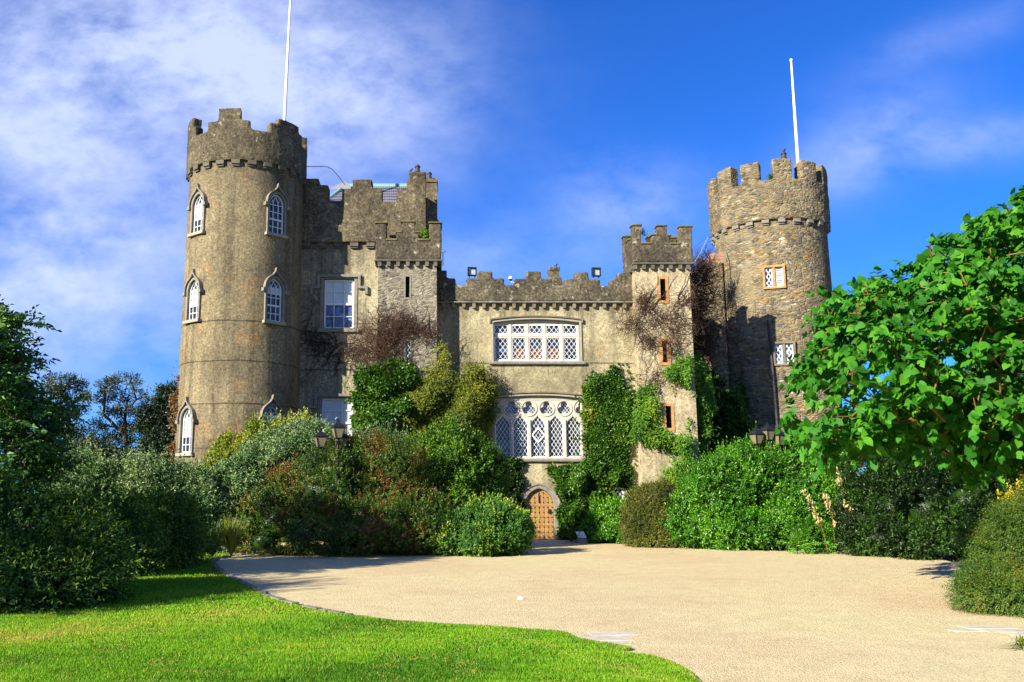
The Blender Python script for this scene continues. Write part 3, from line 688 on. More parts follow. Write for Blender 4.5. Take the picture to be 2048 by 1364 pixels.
def wide_window(q, rise, kind):
    x0, x1, z0, z1 = q; xm = (x0 + x1) / 2; a = (x1 - x0) / 2; h = z1 - z0
    mtx = Matrix.Translation(Vector((xm, YC, z0)) - castle.location)
    s = MB(); arc = list(reversed(seg_arch(a, rise, h)))
    s.band([(-a, 0)] + arc + [(a, 0)], .085, -.05, .06)
    w_ = lpart('window', s.mesh('window'), M['stone_pale'], castle, mtx)
    hd = MB(); a2 = a + .09; hd.band([(-a2, h - .03)] + [(x * a2 / a, z + .09) for x, z in arc] + [(a2, h - .03)], .05, -.11, -.0); lpart('hood_mould', hd.mesh('hood_mould'), M['corbel_brown'], w_)
    sl = MB(); sl.box(-a - .18, a + .2, -.14, .2, -.12, -.003); lpart('sill', weather(sl.mesh('s'), 'sill', .03, .006, 3, .004), M['stone_trim'], w_)
    tp = MB(); tp.prism([(-a + .004, h - .03), (a - .004, h - .03)] + [(x * .998, z - .006) for x, z in seg_arch(a, rise, h)], .16, .30); lpart('tympanum', tp.mesh('tympanum'), M['stone_cream'], w_)
    n = 5; H = h - .04; lw = 2 * a / n
    if kind == 'upper':
        mu = MB()
        for i in range(n + 1): x = -a + lw * i; mu.box(max(x - .045, -a + .003), min(x + .045, a - .003), .12, .27, .05, H)
        zt = H * .70; mu.box(-a + .06, a - .06, .123, .267, zt - .05, zt + .05); mu.box(-a + .003, a - .003, .115, .275, .003, .05)
        lpart('mullion', mu.mesh('mullion'), M['stone_cream'], w_)
        for i in range(n):
            xa, xb = -a + lw * i + .047, -a + lw * (i + 1) - .047
            for (za, zb) in ((.055, zt - .052), (zt + .052, H - .01)):
                f = MB(); lt_ = MB(); f.band([(xa, za), (xa, zb), (xb, zb), (xb, za)], -.045, .15, .22, closed=True)
                ip = [(xa + .04, za + .04), (xb - .04, za + .04), (xb - .04, zb - .04), (xa + .04, zb - .04)]
                lattice(lt_, ip, (xb - xa - .08) / 2.6, (xb - xa - .08) / 2.6 * 1.3, .17, .20, .014, .25)
                lpart('frame', f.mesh('frame'), M['white'], w_); lpart('lattice', lt_.mesh('lattice', fix=False), M['white'], w_)
        bd = MB(); bd.box(-a + lw + .05, a - lw - .05, .236, .245, .06, H * .36)
        lpart('boards', bd.mesh('boards'), M['boards'], w_)
        g = MB(); g.box(-a + .02, a - .02, .25, .27, .03, h - .02); lpart('pane', g.mesh('pane'), M['glass'], w_)
    else:
        spl = [[(-a + .004, .004), (a - .004, .004), (a - .004, H), (-a + .004, H)]]
        zs_ = H * .655; rr = lw * .43; zr_ = H * .655 + .54 - .02
        zr_ = H - rr - .03
        for i in range(n):
            xc_ = -a + lw * (i + .5); b = lw / 2 - .055
            head = bez((b, zs_ - .18), (b, zs_ - .02), (.10, zs_ + .03), (0, zs_ + .20), 9)
            op = [(-b, .06), (b, .06)] + head + [(-x, z) for x, z in reversed(head[:-1])]
            spl.append([(xc_ + x, z) for x, z in op])
            pth = [(xc_ + x, z) for x, z in op]; f = MB(); lt_ = MB(); f.band(pth[::-1], -.026, .155, .215, closed=True)
            cv_ = [(xc_ - b, .06), (xc_ + b, .06), (xc_ + b, zs_ + .2), (xc_ - b, zs_ + .2)]
            lattice(lt_, cv_, b / 1.85, b / 1.85 * 1.55, .18, .205, .013, 0)
            lpart('frame', f.mesh('frame'), M['white'], w_); lpart('lattice', lt_.mesh('lattice', fix=False), M['white'], w_)
        fo = MB()
        for i in range(n + 1):
            xc_ = -a + lw * i; rl = rr * .46
            ctr = [(xc_, zr_ + rr * .42), (xc_ - rr * .40, zr_ - rr * .26), (xc_ + rr * .40, zr_ - rr * .26)]
            pts = []
            for k, (cx_, cz_) in enumerate(ctr):                      # three lobes walked anticlockwise
                base = (90, 210, 330)[k]
                for d_ in range(-118, 119, 18): an = R(base + d_); pts.append((cx_ + rl * math.cos(an), cz_ + rl * math.sin(an)))
            def ok(p): return -a + .05 < p[0] < a - .05
            pts = [(min(max(x, -a + .05), a - .05), z) for x, z in pts]
            if i in (0, n):
                cl = []
                for p in pts:
                    if not cl or math.hypot(p[0] - cl[-1][0], p[1] - cl[-1][1]) > .004: cl.append(p)
                pts = cl
            spl.append(pts)
            rng_ = [(xc_ + rr * 1.06 * math.cos(R(u)), zr_ + rr * 1.06 * math.sin(R(u))) for u in range(0, 360, 12)]
            if 0 < i < n: fo.band(rng_, .035, .095, .13, closed=True)
            else:
                sgn = 1 if i == 0 else -1
                half = [(xc_ + sgn * rr * 1.06 * math.cos(R(u)), zr_ + rr * 1.06 * math.sin(R(u))) for u in range(-84, 85, 12)]
                fo.band(half, .035 * sgn * -1, .095, .13)
        pl = curve_plate(spl, .14, 'tracery'); pl.transform(Matrix.Translation((0, .20, 0)))
        lpart('tracery', pl, M['stone_cream'], w_); lpart('tracery_moulding', fo.mesh('tracery_moulding'), M['stone_cream'], w_)
        mu = MB()
        for i in range(1, n): x = -a + lw * i; mu.box(x - .036, x + .036, .07, .128, .06, zs_ + .02)
        mu.box(-a + .003, a - .003, .06, .28, .003, .055); mu.box(-a + .003, a - .003, .1, .29, H + .003, H + .05)
        lpart('mullion', mu.mesh('mullion'), M['stone_cream'], w_)
        f = MB(); lt_ = MB(); lattice(lt_, [(-a + .05, zr_ - rr), (a - .05, zr_ - rr), (a - .05, zr_ + rr), (-a + .05, zr_ + rr)], .12, .15, .272, .278, .012)
        xq, zq, bx_, bz_ = 0, H * .40, lw * .40, H * .135             # the opening diamond in the middle light
        f.band([(xq, zq - bz_), (xq - bx_, zq), (xq, zq + bz_), (xq + bx_, zq)], -.05, .13, .175, closed=True)
        lpart('opening_light', f.mesh('opening_light'), M['white'], w_); lpart('lattice', lt_.mesh('lattice', fix=False), M['white'], w_)
        g = MB(); g.box(-a + .02, a - .02, .285, .30, .03, h - .02); lpart('pane', g.mesh('pane'), M['glass'], w_)
wide_window(U, .13, 'upper'); wide_window(Lw, .12, 'lower')
# little leaded window low on the right
q = Kw; xm, a, h = (q[0] + q[1]) / 2, (q[1] - q[0]) / 2, q[3] - q[2]
s = MB(); s.band([(-a, 0), (-a, h), (a, h), (a, 0)], .05, -.02, .08, closed=True); kw = lpart('window', s.mesh('window'), M['stone_trim'], castle, Matrix.Translation(Vector((xm, YC, q[2])) - castle.location))
f = MB(); f.band([(-a + .003, .003), (-a + .003, h - .003), (a - .003, h - .003), (a - .003, .003)], -.06, .08, .14, closed=True); lpart('frame', f.mesh('frame'), M['white'], kw)
f = MB(); lattice(f, [(-a + .06, .06), (a - .06, .06), (a - .06, h - .06), (-a + .06, h - .06)], .16, .26, .10, .12, .018); lpart('lattice', f.mesh('lattice'), M['white'], kw)
f = MB(); f.box(-a + .01, a - .01, .15, .17, .01, h - .01); lpart('pane', f.mesh('pane'), M['void'], kw)

# ---- oak door in its pointed stone arch
ds = MB(); ds.band([(-Da, -.0), (-Da, Dsp)] + list(reversed(arch_pts(Da, Dh - Dsp, Dsp)))[1:-1] + [(Da, Dsp), (Da, 0)], .19, -.05, .10)
ds.band([(-Da - .20, Dsp)] + [(x * (Da + .20) / Da, Dsp + (z - Dsp) * 1.22) for x, z in list(reversed(arch_pts(Da, Dh - Dsp, Dsp)))[1:-1]] + [(Da + .20, Dsp)], .07, -.09, .05)
dsp_ = lpart('door_surround', weather(ds.mesh('d'), 'door_surround', .02, .006, 4, .003), M['stone_trim'], castle, Matrix.Translation(Vector((Dm, YC, 0)) - castle.location))
dr = MB(); ins = .012
outl = [(Da - ins, .02), (Da - ins, Dsp)] + [(x * (Da - ins) / Da, z - ins) for x, z in arch_pts(Da, Dh - Dsp, Dsp)[1:-1]] + [(-Da + ins, Dsp), (-Da + ins, .02)]
dr.prism(outl[::-1], .10, .17)
def top_at(x):                                                        # height of the door edge above x
    ar = [(px_ * (Da - ins) / Da, z - ins) for px_, z in arch_pts(Da, Dh - Dsp, Dsp, 24)]
    return min((abs(px_ - x), z) for px_, z in ar)[1]
nb = 6
for i in range(nb + 1):
    x = -Da + .03 + (2 * Da - .06) * i / nb; tz = min(top_at(max(-Da + .02, x - .022)), top_at(min(Da - .02, x + .022))) - .03; dr.box(x - .013, x + .013, .086, .1, .03, tz)
for zz in (Dh * .16, Dh * .30, Dh * .46, Dh * .68): dr.box(-Da + ins, Da - ins, .080, .1, zz - .035, zz + .035)
dr.band([(x, z) for x, z in [(-Da + ins, Dsp)] + [(x * (Da - ins) / Da, z - ins) for x, z in list(reversed(arch_pts(Da, Dh - Dsp, Dsp)))[1:-1]] + [(Da - ins, Dsp)]], -.05, .082, .1)
door = lpart('door', dr.mesh('door'), M['oak'], castle, Matrix.Translation(Vector((Dm, YC, 0)) - castle.location))
sd = MB(); sd.lathe([(.024, 0), (.019, .014), (0, .02)], 0, 0, 7); sd.v = [(x, -z, y) for x, y, z in sd.v]; stud_me = sd.mesh('stud'); stud_me.materials.append(M['black_iron'])
for i in range(nb + 1):
    x = -Da + .05 + (2 * Da - .10) * i / nb
    for k in range(11):
        zz = .12 + k * .18
        if zz < top_at(x) - .07:
            so = bpy.data.objects.new('stud', stud_me); C.objects.link(so); so.parent = door; so.location = (x, .079, zz)
hn = MB(); hn.box(Da - .20, Da - .10, .055, .07, Dh * .52, Dh * .60)
ring = [(Da - .15 + .05 * math.cos(R(u)), Dh * .53 + .05 * math.sin(R(u))) for u in range(0, 360, 30)]; hn.band(ring, .014, .038, .052, closed=True)
lpart('handle', hn.mesh('handle'), M['black_iron'], door)
kn = MB()
zk = Dh * .84; kn.band([(.035 * math.cos(R(u)), zk + .07 + .035 * math.sin(R(u))) for u in range(0, 360, 40)], .012, .05, .066, closed=True); kn.box(-.02, .02, .05, .068, zk - .16, zk + .04); kn.prism([(-.03, zk - .14), (0, zk - .24), (.03, zk - .14), (0, zk - .08)], .048, .07)
lpart('knocker', kn.mesh('knocker'), M['black_iron'], door)

# ---- linking wall and rubble round tower, right
YL = 38.9
lk = MB(); lk.box(xat(1376, YL, 600), xat(1450, YL, 600), YL, YL + 1.2, -.3, zat(537, YL))
lk.box(xat(1412, YL, 600), xat(1450, YL, 600), YL + .01, YL + 1.1, zat(540, YL), zat(524, YL))
lw_ = part('link_wall', weather(lk.mesh('l'), 'link_wall', .06, .03, 2, .02), M['rubble'])
lb = MB()
for i, (a_, b_) in enumerate([(1414, 1450), (1420, 1450), (1424, 1450)]): lb.box(xat(a_, YL + .1, 515), xat(b_, YL + .1, 515), YL + .1, YL + .7, zat(525 - 7 * i, YL), zat(518.5 - 7 * i, YL))
part('brickwork', lb.mesh('brickwork'), M['brick'], lw_)
cbl = MBL(); lc = MB(); zl = zat(651, YL - .1)
lc.box(xat(1405, YL, 650), xat(1442, YL, 650), YL - .13, YL + .05, zl, zl + .07); 
for x in (1412, 1427): X = xat(x, YL, 655); cbl.new().box(X - .12, X + .12, YL - .12, YL + .05, zl - .17, zl - .003)
part('string_course', lc.mesh('string_course'), M['corbel'], lw_); corbels(lw_, cbl, M['corbel'])
RX, RY = 15.60, 39.6; RB = math.atan2(-RX, RY)       # towards the viewer: angle from -Y towards +X is negative
RF = tower_point(RX, RY, 2.45, RB)
zc2 = zat(440, RF.y); z_l2 = zat(360, RF.y - .1); z_h2 = zat(320, RF.y - .1)
tw = MB(); tw.lathe([(2.58, -.3), (2.53, 3), (2.46, 8), (2.42, zc2 + .05)], RX, RY, 112)
cut = MB(); rw = []
for (px_, pt, pb) in ((1547, 534, 573), (1556.5, 687, 727)):
    al = RB + math.asin(max(-1, min(1, (px_ - 1543.5) / 119))) ; S = tower_point(RX, RY, 2.5, al); z0, z1 = zat(pb, S.y), zat(pt, S.y)
    r_ = 2.58 - .15 * (z0 / zc2); S = tower_point(RX, RY, r_, al); S.z = z0
    mtx = Matrix.Translation(S) @ Matrix.Rotation(al, 4, 'Z'); rw.append((mtx, z1 - z0)); c_ = MB(); c_.box(-.37, .37, -.4, .2, 0, z1 - z0); cut.add([tuple(mtx @ Vector(v)) for v in c_.v], c_.f)
rt = part('round_tower', carve(tw.mesh('t'), cut, 'round_tower'), M['rubble'], label='rubble stone round tower with narrow merlons and two small windows')
pp = MB(); ov = 2.59
pp.lathe([(2.12, zc2), (ov - .02, zc2), (ov, zc2 + .4), (ov, z_l2), (2.12, z_l2), (2.12, zc2)], RX, RY, 96)
rr_ = random.Random(3)
for i in range(12):
    c_ = RB + R(-14.2 + 30 * i) + R(rr_.uniform(-1, 1)); hw = R(9.3 + rr_.uniform(-.6, .6))
    pp.sector(RX, RY, 2.02, ov - .003, c_ - hw, c_ + hw, z_l2 - .1, z_h2 + rr_.uniform(-.06, .06) + (.06 if i == 1 else 0), 5)
part('parapet', weather(pp.mesh('p'), 'parapet', .055, .028, 2.2, .018), M['rubble'], rt)
cbl = MBL()
for i in range(-6, 7):
    cb = cbl.new(); c_ = RB + R(15 * i - 3); hw = R(3.2 + rr_.uniform(-.3, .4)); cb.sector(RX, RY, 2.3, ov - .02, c_ - hw, c_ + hw, zc2 - .15, zc2 - .004, 3); cb.sector(RX, RY, 2.3, ov - .1, c_ - hw * .9, c_ + hw * .9, zc2 - .22, zc2 - .15, 3)
corbels(rt, cbl, M['stone_trim'])
pt_ = MB(); hh = at(1568, 316, RF.y + .3)
chimney_pot(1568, RF.y + .25, 318, 303, rt)
for k, (mtx, h) in enumerate(rw):
    a = .37; s = MB(); s.band([(-a, 0), (-a, h), (a, h), (a, 0)], .085, -.045, .12, closed=True); s.box(-.045, .045, -.02, .12, .003, h - .003)
    w_ = lpart('window', s.mesh('window'), M['stone_ochre'] if k == 0 else M['corbel_brown'], castle, Matrix.Translation(-castle.location) @ mtx)
    f = MB(); l_ = MB()
    for sx in (-1, 1):
        xa, xb = (.06, a - .005) if sx > 0 else (-a + .005, -.06)
        f.band([(xa, .01), (xa, h - .01), (xb, h - .01), (xb, .01)], -.035, .06, .10, closed=True)
        ip = [(xa + .03, .04), (xb - .03, .04), (xb - .03, h - .04), (xa + .03, h - .04)]
        if k == 0 and sx > 0:
            for z in np.arange(.06, h - .05, .075): f.box(xa + .03, xb - .03, .062, .095, z, z + .035)
        else: lattice(l_, ip, (xb - xa) / 2.0, (xb - xa) / 2.0 * 1.9, .072, .09, .028, .0)
    lpart('frame', f.mesh('frame'), M['white'], w_); lpart('lattice', l_.mesh('lattice'), M['white'], w_)
    g = MB(); g.box(-a + .01, a - .01, .105, .125, .01, h - .01); lpart('pane', g.mesh('pane'), M['glass_blue'] if k else M['glass'], w_)
dp = MB(); dpx = at(1536, 640, RF.y - .05); dp.tube([(dpx.x, dpx.y + .02, zat(640, RF.y)), (dpx.x + .05, dpx.y - .06, zat(760, RF.y)), (dpx.x + .12, dpx.y - .10, .2)], .05, 8); part('downpipe', dp.mesh('downpipe'), M['pot'], rt)
# lower range running on behind the tree
lr = MB(); lr.box(RX + 1.2, RX + 2.95, 40.2, 44, -.3, zat(765, 40.2)); part('lower_range', lr.mesh('lower_range'), M['rubble'])
# ------------------------------------------------------------------ foliage tools (numpy)
rng = np.random.default_rng(11)
def unit(a): return a / np.maximum(np.linalg.norm(a, axis=-1, keepdims=True), 1e-9)
def snoise(P, f, seed):
    r = np.random.default_rng(seed); o = np.zeros(len(P))
    for i in range(7):
        k = unit(r.normal(size=3)) * f * (.6 + 1.5 * r.random()); o += np.sin(P @ k * 6.283 + r.random() * 6.283)
    return o / 2.0
def tri_mesh(name, V, F, tint=None, mat_idx=None):
    me = bpy.data.meshes.new(name); V = np.ascontiguousarray(V, np.float32); F = np.ascontiguousarray(F, np.int32)
    me.vertices.add(len(V)); me.vertices.foreach_set('co', V.ravel())
    me.loops.add(F.size); me.loops.foreach_set('vertex_index', F.ravel())
    me.polygons.add(len(F)); me.polygons.foreach_set('loop_start', np.arange(len(F), dtype=np.int32) * 3)
    if mat_idx is not None: me.polygons.foreach_set('material_index', np.ascontiguousarray(mat_idx, np.int32))
    if tint is not None: me.attributes.new('tint', 'FLOAT', 'POINT').data.foreach_set('value', np.ascontiguousarray(tint, np.float32))
    me.update(calc_edges=True); return me
QUAD = (np.array([[0, 0, 0], [.45, .5, 1], [1, 0, -1], [.45, -.5, 1]], float), np.array([[0, 1, 2], [0, 2, 3]]))   # along, across, fold/droop
_h = [(.07, .0), (-.05, .22), (.03, .44), (.28, .53), (.58, .43), (.83, .19), (1.0, 0.)]
HEART = (np.array([[.07, 0, 0], [.4, 0, 0], [.72, 0, -.35], [1, 0, -1]] + [[a, b, .9 * b * 2 - a * a] for a, b in _h[1:6]] + [[a, -b, .9 * b * 2 - a * a] for a, b in _h[1:6]], float),
         np.array([[0, 4, 5], [0, 5, 1], [5, 6, 1], [1, 6, 7], [1, 7, 2], [2, 7, 8], [2, 8, 3]] + [[0, 10, 9], [0, 1, 10], [10, 1, 11], [1, 12, 11], [1, 2, 12], [2, 13, 12], [2, 3, 13]]))
def leaf_arrays(P, D, Nn, L, W, tint, shape=QUAD, fold=.14, droop=.12):
    T, F = shape; D = unit(D); Nn = unit(Nn - (Nn * D).sum(-1, keepdims=True) * D); S = np.cross(D, Nn); n = len(P)
    L = np.broadcast_to(np.asarray(L, float).reshape(-1, 1, 1), (n, 1, 1)); W = np.broadcast_to(np.asarray(W, float).reshape(-1, 1, 1), (n, 1, 1))
    up = np.where(T[:, 2] > 0, T[:, 2] * fold, T[:, 2] * droop)[None, :, None]
    V = P[:, None] + D[:, None] * (T[None, :, 0:1] * L) + S[:, None] * (T[None, :, 1:2] * W) + Nn[:, None] * (up * L)
    k = len(T); FF = F[None] + (np.arange(n) * k)[:, None, None]
    return V.reshape(-1, 3), FF.reshape(-1, 3), np.repeat(tint, k)
def merge(parts):
    V, F, Tn, MI = [], [], [], []; b = 0
    for p in parts:
        v, f, tt = p[:3]; V.append(v); F.append(f + b); Tn.append(tt); MI.append(np.full(len(f), p[3] if len(p) > 3 else 0)); b += len(v)
    return np.concatenate(V), np.concatenate(F), np.concatenate(Tn), np.concatenate(MI)
def sprigs(O, A, nl, sl, L, W, spread=.9, tint0=.3, tvar=.25, tip=0., shape=QUAD, fold=.14, droop=.12, sag=0., flat=0., jit=.25, base=None):
    """M leafy shoots from O along A, nl leaves each"""
    M_ = len(O); A = unit(A); ref = np.tile(np.array([0, 0, 1.]), (M_, 1)); ref[np.abs(A[:, 2]) > .95] = (1, 0, 0)
    U = unit(np.cross(A, ref)); Vv = np.cross(A, U); out = []; st = rng.random(M_) * 6.283; tb = (tint0 + rng.normal(0, tvar * .5, M_)) if base is None else base
    for j in range(nl):
        q = (j + .5) / nl; ph = st + j * 2.4 + rng.normal(0, .3, M_)
        if flat: ph = st * .12 + (j % 2) * 3.1416 + rng.normal(0, .25, M_)
        side = U * np.cos(ph)[:, None] + Vv * np.sin(ph)[:, None]
        last = 1. if j == nl - 1 else 0.
        D = A * (.45 + .5 * q + last * .8) + side * spread * (1 - .75 * last) + rng.normal(0, jit, (M_, 3)); D[:, 2] -= sag * (.4 + q)
        P = O + A * (sl * q) + rng.normal(0, .01 * sl, (M_, 3)); P[:, 2] -= sag * sl * q * q * .5
        Nn = A * .9 + np.array([0, 0, .5]) - side * .2 + rng.normal(0, jit, (M_, 3))
        s_ = rng.uniform(.7, 1.2, M_) * (1 - .25 * q)
        out.append(leaf_arrays(P, D, Nn, L * s_, W * s_, np.clip(tb + tip * (q - .4) + rng.normal(0, tvar * .5, M_), 0, 1), shape, fold, droop))
    return out
def tubes(segs, k=4):
    """segs: list of (p0,p1,r0,r1) -> arrays"""
    P0 = np.array([s[0] for s in segs], float); P1 = np.array([s[1] for s in segs], float); r0 = np.array([s[2] for s in segs]); r1 = np.array([s[3] for s in segs])
    D = unit(P1 - P0); ref = np.tile(np.array([0, 0, 1.]), (len(D), 1)); ref[np.abs(D[:, 2]) > .9] = (1, 0, 0)
    U = unit(np.cross(D, ref)); V = np.cross(D, U); n = len(segs); vs = np.empty((n, 2 * k, 3))
    for q in range(k):
        a = 2 * math.pi * q / k; d = U * math.cos(a) + V * math.sin(a); vs[:, q] = P0 + d * r0[:, None]; vs[:, k + q] = P1 + d * r1[:, None]
    F = []
    for q in range(k): F += [[q, (q + 1) % k, k + (q + 1) % k], [q, k + (q + 1) % k, k + q]]
    FF = np.array(F)[None] + (np.arange(n) * 2 * k)[:, None, None]
    return vs.reshape(-1, 3), FF.reshape(-1, 3), np.full(n * 2 * k, .5)
def in_poly(x, y, poly):
    r = np.zeros(len(x), bool); n = len(poly)
    for i in range(n):
        (x0, y0), (x1, y1) = poly[i], poly[(i + 1) % n]
        c = ((y0 > y) != (y1 > y)); r ^= c & (x < (x1 - x0) * (y - y0) / ((y1 - y0) or 1e-9) + x0)
    return r
def edge_dist(x, y, poly):
    d = np.full(len(x), 1e9); n = len(poly)
    for i in range(n):
        a = np.array(poly[i], float); b = np.array(poly[(i + 1) % n], float); e = b - a; p = np.stack([x, y], -1) - a
        tt = np.clip((p @ e) / (e @ e + 1e-9), 0, 1); d = np.minimum(d, np.linalg.norm(p - tt[:, None] * e, axis=1))
    return d
def atv(px, py, Y):
    u = (px - PX0) / FPX; v = (PY0 - py) / FPX; k = Y / (CT - v * ST)
    return np.stack([u * k, np.broadcast_to(Y, u.shape), EYE + (ST + v * CT) * k], -1)
def lobes_px(spec):
    o = []
    for l in spec:
        px, py, rx, ry, Y = l[:5]; c = at(px, py, Y); s = Y / FPX
        o.append((np.array(c), np.array([rx * s, l[5] if len(l) > 5 else rx * s * .85, ry * s])))
    return o
def shell(lobes, M_, depth=.35, lump=.13, lf=.5, seed=1, back=.55, low=.02):
    """points in the outer shell of a union of lobes, with outward normals"""
    area = np.array([(r[0] * r[1] + r[0] * r[2] + r[1] * r[2]) for _, r in lobes]); k = rng.choice(len(lobes), M_ * 2, p=area / area.sum())
    Cc = np.array([c for c, _ in lobes])[k]; Rr = np.array([r for _, r in lobes])[k]
    d = unit(rng.normal(size=(M_ * 2, 3))); keep = d[:, 1] < back
    d, Cc, Rr = d[keep], Cc[keep], Rr[keep]
    rho = 1 - depth * rng.random(len(d)) ** 1.6
    P = Cc + d * Rr; lm = 1 + lump * snoise(P, lf, seed) + lump * .7 * snoise(P, lf * 2.6, seed + 5)
    P = Cc + d * Rr * (rho * lm)[:, None]; N = unit(d / Rr)
    ok = P[:, 2] > low
    for c, r in lobes: ok &= ((((P - c) / r) ** 2).sum(-1) > .62)
    return P[ok], N[ok], rho[ok]
def core(lobes, scale=.55, seed=2):
    """solid filler inside a shrub or crown"""
    V, F = [], []; b = 0
    bm = bmesh.new(); bmesh.ops.create_icosphere(bm, subdivisions=3, radius=1); v0 = np.array([v.co[:] for v in bm.verts]); f0 = np.array([[v.index for v in f.verts] for f in bm.faces]); bm.free()
    for c, r in lobes:
        p = c + v0 * r * scale; p = c + (p - c) * (1 + .05 * np.clip(snoise(p, .8, seed), -2, 1.5))[:, None]; p[:, 2] = np.maximum(p[:, 2], .01); V.append(p); F.append(f0 + b); b += len(p)
    V = np.concatenate(V); return V, np.concatenate(F), np.full(len(V), .5), 1
def shrub(name, label, spec, mat_, M_, nl, sl, L, W, cat='shrub', up=.5, out=.6, jitter=.45, group=None, depth=.35, lump=.13, lf=.5, cs=.56, back=.55, extra=None, tint0=.35, tsp=.25, wind=None, tfun=None, shoots=.035, clump=.2, csz=.5, **kw):
    lb_ = [(c, np.maximum(r * .45, r - .36 * sl)) for c, r in lobes_px(spec)]; seed = int(abs(hash_(label)) % 1000)
    P, N, rho = shell(lb_, M_, depth, lump, lf, seed, back)
    A = N * out + np.array([0, 0, up]) + rng.normal(0, jitter, P.shape); hue = 0
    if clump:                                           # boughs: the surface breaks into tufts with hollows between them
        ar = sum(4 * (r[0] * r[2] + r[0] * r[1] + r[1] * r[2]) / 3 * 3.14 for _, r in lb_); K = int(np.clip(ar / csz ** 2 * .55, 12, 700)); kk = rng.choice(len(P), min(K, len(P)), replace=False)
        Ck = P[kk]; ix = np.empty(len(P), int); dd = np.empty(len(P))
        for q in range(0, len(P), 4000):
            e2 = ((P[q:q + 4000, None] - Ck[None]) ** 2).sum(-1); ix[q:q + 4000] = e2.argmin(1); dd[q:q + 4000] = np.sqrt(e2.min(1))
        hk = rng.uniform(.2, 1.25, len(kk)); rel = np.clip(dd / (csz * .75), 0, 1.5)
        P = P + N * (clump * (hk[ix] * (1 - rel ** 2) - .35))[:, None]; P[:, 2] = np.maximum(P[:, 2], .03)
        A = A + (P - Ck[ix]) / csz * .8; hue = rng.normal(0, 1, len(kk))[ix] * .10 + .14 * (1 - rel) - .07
    if wind is not None: A = A + np.array(wind)
    tb = tint0 + tsp * (.5 * snoise(P, .55, seed + 3) + rng.normal(0, .35, len(P))) + hue
    if tfun is not None: tb = tfun(P, tb)
    parts = sprigs(P, A, nl, sl, L, W, tint0=tint0, base=tb, **kw)
    if shoots:
        kk = np.where((N[:, 2] > .1))[0]; kk = rng.choice(kk, min(len(kk), int(M_ * shoots)), replace=False)
        parts += sprigs(P[kk] - N[kk] * .1, np.array([0, 0, 1.1]) + N[kk] * .5 + rng.normal(0, .3, (len(kk), 3)), nl + 4, sl * 2.3, L, W, base=np.clip(tb[kk] + .1, 0, 1), **{**kw, 'tint0': tint0})
    if cs: cv, cf, ct, _ = core(lb_, cs, seed); parts.append((cv, cf, np.clip(.05 + .1 * rng.random(len(cv)), 0, 1)))  # filler core in near-darkest leaf tint
    if extra: parts += extra
    V, F, T_, MI = merge(parts)
    me = tri_mesh(name, V, F, T_, MI); o = link(name, me, [mat_, M['twig_dark']])
    return tag(o, label, cat, group)
def hash_(s):
    h = 7
    for c in s: h = (h * 131 + ord(c)) % 1000003
    return h
def wall_ivy(name, label, poly, Y, bulge, M_, nl, sl, L, W, mat_, tint0=.35, tsp=.3, cat='ivy', edge=18., lf=.9, Yf=None, rough=6., stray=.10, **kw):
    """climber hugging a wall: outline measured on the wall plane, bulging outwards"""
    polys = poly if isinstance(poly[0], list) else [poly]; poly = sum(polys, [])
    xs = np.array([p[0] for p in poly]); ys = np.array([p[1] for p in poly]); n = M_ * 5
    x = rng.uniform(xs.min() - 12, xs.max() + 12, n); y = rng.uniform(ys.min() - 12, ys.max() + 12, n)
    wob = np.stack([x / 30, y / 30, 0 * x], -1); x2 = x + rough * snoise(wob, .35, 4) + rng.normal(0, 3, n); y2 = y + rough * snoise(wob, .35, 9) + rng.normal(0, 3, n)
    k = np.any([in_poly(x2, y2, q) for q in polys], axis=0); x, y, x2, y2 = x[k][:M_], y[k][:M_], x2[k][:M_], y2[k][:M_]
    e = np.clip(np.max([np.where(in_poly(x2, y2, q), edge_dist(x2, y2, q), 0) for q in polys], axis=0) / edge, 0, 1)
    Yw = np.full(len(x), float(Y)) if Yf is None else Yf(x, y)
    P = atv(x, y, Yw); lumps = .62 + .38 * snoise(P, lf, hash_(label) % 97)
    st_ = rng.random(len(x)) < stray; x = x + np.where(st_, rng.normal(0, 12, len(x)), 0); y = y + np.where(st_, rng.normal(0, 12, len(x)), 0)
    h = bulge * np.where(st_, .35, 1) * (.15 + .85 * np.sqrt(e)) * np.clip(lumps, .12, 1.5) * (1 - .45 * rng.random(len(x)) ** 2)
    P = atv(x, y, Yw - h)
    A = np.stack([rng.normal(0, .5, len(x)), np.full(len(x), -.75), rng.normal(-.15, .55, len(x))], -1)
    tb = tint0 + tsp * (.5 * snoise(P, .6, 31) + rng.normal(0, .35, len(P)))
    V, F, T_, MI = merge(sprigs(P, A, nl, sl, L, W, base=tb, **kw))
    return tag(link(name, tri_mesh(name, V, F, T_, MI), [mat_, M['twig_dark']]), label, cat)
